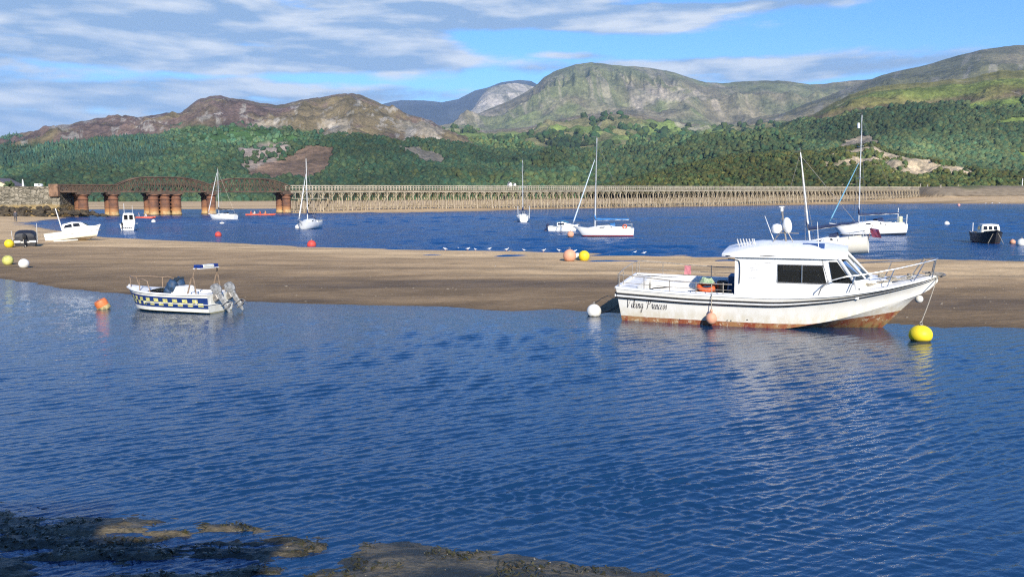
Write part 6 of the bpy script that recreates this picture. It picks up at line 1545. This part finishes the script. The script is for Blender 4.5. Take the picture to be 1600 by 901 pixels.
for y in (-BW - .38, BW + .38):
    g = MB(); hh = 1.15
    for zz, r in ((hh, .085), (hh * .52, .05)): g.loft([[(s, y - r, ZT(s) + .45 + zz - r), (s, y + r, ZT(s) + .45 + zz - r), (s, y + r, ZT(s) + .45 + zz + r), (s, y - r, ZT(s) + .45 + zz + r)] for s in [sT0 - .5 + (sT1 - sT0 + 1) * k / n_seg for k in range(n_seg + 1)]])
    s = sT0
    while s < sT1:
        g.box((s, y, ZT(s) + .45 + hh / 2), (.13, .13, hh)); s += DS / 3 * 1.0
    g.build('railing', TIMBP, brg)
for y in (-BW - .05, BW + .05):
    g = MB(); 
    g.tube([(sA, y, zi0 + 1.55), (sB, y, zi0 + 1.55)], .04, 4); g.build('handrail', RUSTD, brg)
# second lower timber platform at the joint (maintenance staging)
g = MB(); g.box((sT0 + 4.8, -BW - .9, ZT(0) - 1.55), (10.5, .5, .14))
for k in range(7): g.box((sT0 + .3 + k * 1.5, -BW - 1.1, ZT(0) - .75), (.10, .10, 1.5))
g.build('staging', TIMBP, brg)

# ------------------------------------------------------------------ stone wall, breakwater rocks and house at the left
def stone_mat():
    m, nt, b = newmat('wall_stone'); c = objco(nt); x, y, z = sepv(nt, c)
    v = nt.nodes.new('ShaderNodeTexVoronoi'); v.inputs['Scale'].default_value = 1.0; v.inputs['Randomness'].default_value = .8
    cc = comb(nt, x * 1.1, y * 1.1, z * 4.2); nt.links.new(cc.s, v.inputs['Vector'])
    v2 = nt.nodes.new('ShaderNodeTexVoronoi'); v2.feature = 'DISTANCE_TO_EDGE'; v2.inputs['Randomness'].default_value = .8; nt.links.new(cc.s, v2.inputs['Vector']); v2.inputs['Scale'].default_value = 1.0
    sc_ = sepv(nt, V(nt, v.outputs['Color']))[0]; n = noise(nt, c, .5, 5, .7)
    c1 = mixc(nt, sc_, (.10, .085, .055), (.37, .32, .235)); c2 = mixc(nt, V(nt, v2.outputs['Distance']).sstep(.12, .02), c1, (.05, .045, .03))
    c3 = mixc(nt, (z + (n - .5) * 1.4).sstep(2.9, 2.2) * .65, c2, (.33, .22, .07)); nt.links.new(c3.s, b.inputs['Base Color']); b.inputs['Roughness'].default_value = .9
    bump(nt, b, V(nt, v2.outputs['Distance']), .8, .2); return m
WY = BR0[1] + sA * BRD[1]; E = P(92, 292, WY)      # wall end by the first span
zw = P(88, 291, WY).z; p0 = Vector((E.x + .5, WY, 0)); dirw = Vector((-1.0, .02, 0)).normalized()
wl = MB(); L_ = 75; nseg = 60; rr = []
for i in range(nseg + 1):
    q = p0 + dirw * (L_ * i / nseg); j = random.uniform(-.08, .08)
    rr.append([(q.x, q.y - 1.6 + j, -.5), (q.x, q.y - 1.0 + j, zw * .5), (q.x, q.y - .6 + j * .5, zw - .35 + j), (q.x, q.y - .6, zw + j * .6), (q.x, q.y + 5, zw + j * .6), (q.x, q.y + 5, -.5)])
wl.loft(rr); o = wl.build('stone_wall', stone_mat(), None); tag(o, 'high rough stone embankment wall at the left end of the bridge', 'wall')
g = MB(); q = p0 + Vector((-.9, -1.1, 0)); g.box((q.x, q.y, (zw + zi0 - 1.4) / 2 + .4), (1.9, 1.0, 2.6), bev=.08); o = g.build('bridge_pillar', mat('red_sandstone', (.26, .15, .09), .9, var=.3, scale=1), None); tag(o, 'reddish stone pillar where the wall meets the first iron span', 'pillar')
# rocks, weed covered, at the foot of the wall
rkm = mat('weedy_rock', (.075, .055, .03), .9, var=.45, scale=.8, b_=.6); grp = 'weed covered rocks at the foot of the stone wall'
rr2 = random.Random(4); vs_, fs_ = [], []
for k in range(1100):
    t = rr2.random() ** .8; x = p0.x + 9.5 - t * 85; dn = max(0, 1 - max(0, x - p0.x) / 9.5); y = p0.y - 1.0 - rr2.random() * 5.5 * (1 if x < p0.x else dn) + (2 * rr2.random() if x > p0.x else 0); s = rr2.uniform(.2, .62)
    hz_ = 2.2 * dn * max(.0, 1 - (p0.y - y - 1.0) / 5.5); base = IV * (1 + .35 * (np.random.default_rng(k).random((12, 1)) - .5)) * [s * 1.2, s, s * .65] + [x, y, hz_ * .95]
    fs_.append(IF + 12 * len(vs_)); vs_.append(base)
o = link_mesh('rocks', np.concatenate(vs_), np.concatenate(fs_), [rkm]); tag(o, 'dark weed covered rubble sloping from the stone wall to the water', 'rocks', kind='stuff')
# house gable behind the wall
hb = empty('house', (P(-8, 291, WY + 14).x, WY + 14, zw - 2.2), (0, 0, R(12)), 'cream gabled house with a grey roof showing over the wall at the left edge', 'house')
g = MB(); g.prism([(-3.9, 0), (3.9, 0), (3.9, 4.4), (0, 3.9 + 2.9), (-3.9, 4.4)], 'y', 0, 9); o = g.build('wall', mat('cream_render', (.66, .56, .38), .9, var=.1), hb); o.scale = (.8, 1, .62)
g = MB(); g.quad((-4.3, -.4, 4.15), (0, -.4, 7.0), (0, 9.4, 7.0), (-4.3, 9.4, 4.15), .2); g.quad((0, -.4, 7.0), (4.3, -.4, 4.15), (4.3, 9.4, 4.15), (0, 9.4, 7.0), .2); o = g.build('roof', mat('slate_roof', (.15, .13, .13), .8, var=.2), hb); o.scale = (.8, 1, .62)
pm = P(36, 291, WY + 1); g = MB(); g.tube([(pm.x, pm.y, zw - .2), (pm.x, pm.y, zw + .9)], [.25, .14], 6); g.lathe([(.16, 0), (.10, .5), (.03, .7)], (pm.x, pm.y, zw + .8), 8); o = g.build('marker_post', WHITE, None); tag(o, 'short white tapering post standing on top of the stone wall', 'post')
e = empty('van', (P(60, 291, WY + 3).x, WY + 3, zw - .35), (0, 0, 0), 'white vehicle parked on the embankment near the bridge end', 'van')
g = MB(); g.prism([(-1.2, .1), (1.5, .1), (1.6, .7), (1.1, 1.25), (-1.1, 1.3)], 'y', -.7, .7); g.build('body', WHITE, e); g = MB(); g.quad((.2, -.71, .75), (1.15, -.71, .75), (.95, -.71, 1.12), (.2, -.71, 1.15), .01); g.build('window', GLASS, e); e.scale = (.55,) * 3; e.location.z += .25
bsm = mat('bush_green', (.05, .085, .03), .9, var=.4)
def bush(loc, s, label, h=.8):
    e = empty('bush', loc, label=label, cat='bush', group=None); g = MB(); rr_ = random.Random(int(loc[0] * 7))
    for k in range(26):
        a, b, c = rr_.gauss(0, .42), rr_.gauss(0, .3), abs(rr_.gauss(.3, .3)); g.ell((a * s, b * s, c * s * h + .1), (s * rr_.uniform(.12, .26),) * 3, 6, 4)
    g.build('foliage', bsm, e); g = MB(); g.tube([(0, 0, -.3), (0, 0, .4 * s)], .08 * s, 5); g.build('trunk', WOOD, e); return e
q = P(67, 291, WY + 4); bush((q.x, q.y, zw), 1.3, 'low pale green bush on the embankment beside the white vehicle', .7); q = P(14, 289, WY + 8); bush((q.x, q.y, zw), 1.5, 'small dark bush beside the cream house')
# right hand shore furniture
def post(u, v0, v1, r, label, m=TIMBP, name='post', Y=400):
    a, b = P(u, v0, Y), P(u, v1, Y); g = MB(); g.tube([(a.x, a.y, a.z - .5), (a.x, a.y, b.z)], [r, r * .85], 6); g.lathe([(r * 1.2, 0), (r * 1.2, .15)], (a.x, a.y, b.z), 6); o = g.build(name, m, None); return tag(o, label, 'post')
post(1438, 296, 287.5, .25, 'thin post just beyond the right end of the bridge', Y=418); post(1449, 296, 288.5, .28, 'stubby grey post second from the bridge end', STEEL, Y=420); post(1469, 304, 289.5, .40, 'tallest pale post standing on the far sand slope', Y=396); post(1497, 292, 289, .2, 'short post in front of the low rocky hill', Y=424); post(1597, 294, 279, .22, 'slim white pole at the right edge of the far shore', WHITE, Y=424)
a = P(1536, 294.5, 424); g = MB(); g.box((a.x, a.y, a.z + .4), (9.2, 1.4, 1.3), bev=.08); o = g.build('low_wall', mat('white_wall', (.72, .68, .58), .85), None); tag(o, 'low white wall on the far embankment at the right', 'wall')
# white farmhouse in the woods
q = P(799, 289, 1000)
def farm(q, s, label):
    e = empty('house', q, (0, 0, R(25)), label, 'house'); g = MB(); g.prism([(-3, -3), (3, -3), (3, 4), (0, 6.3), (-3, 4)], 'y', 0, 10); o = g.build('wall', mat('white_render', (.78, .76, .72), .9, var=.05), e)
    g = MB(); g.quad((-3.4, -.4, 3.8), (0, -.4, 6.4), (0, 10.4, 6.4), (-3.4, 10.4, 3.8), .2); g.quad((0, -.4, 6.4), (3.4, -.4, 3.8), (3.4, 10.4, 3.8), (0, 10.4, 6.4), .2); g.build('roof', mat('slate_roof', (.15, .13, .13)), e)
    g = MB(); g.box((0, 9, 6.9), (.8, .8, 1.6)); g.build('chimney', mat('white_render', (.78, .76, .72)), e); e.scale = (s,) * 3
    for x in (-1.6, 1.4):
        g = MB(); g.box((x, -.02, 2.0), (.9, .06, 1.2)); g.build('window', GLASS, e)
farm(P(798, 289.5, 740), .42, 'white farmhouse at the foot of the wooded hill above the bridge'); farm(P(805, 289.5, 745), .3, 'smaller white outbuilding right of the farmhouse in the woods')
# the harbour building that shades the mud (behind the viewer)
hb = empty('harbour_building', (-14.5, -11, 2.3), (0, 0, 0), 'stone harbour building behind the quay', 'building')
g = MB(); g.box((0, 0, 2.875), (30, 9, 5.75)); g.box((-1.0, .0, 3.225), (28.2, 9.02, 6.45)) if False else None; g.build('wall', qm, hb); g = MB(); g.box((-.85, 4.35, 6.1), (28.3, .5, .75)); g.build('shade_parapet', qm, hb); g = MB(); g.prism([(-5, 5.65), (5, 5.65), (0, 7.1)], 'x', -15.4, 15.4); g.build('roof', mat('slate_roof', (.15, .13, .13)), hb)  # raised front strip is unseen, added to throw more shade on the left mud
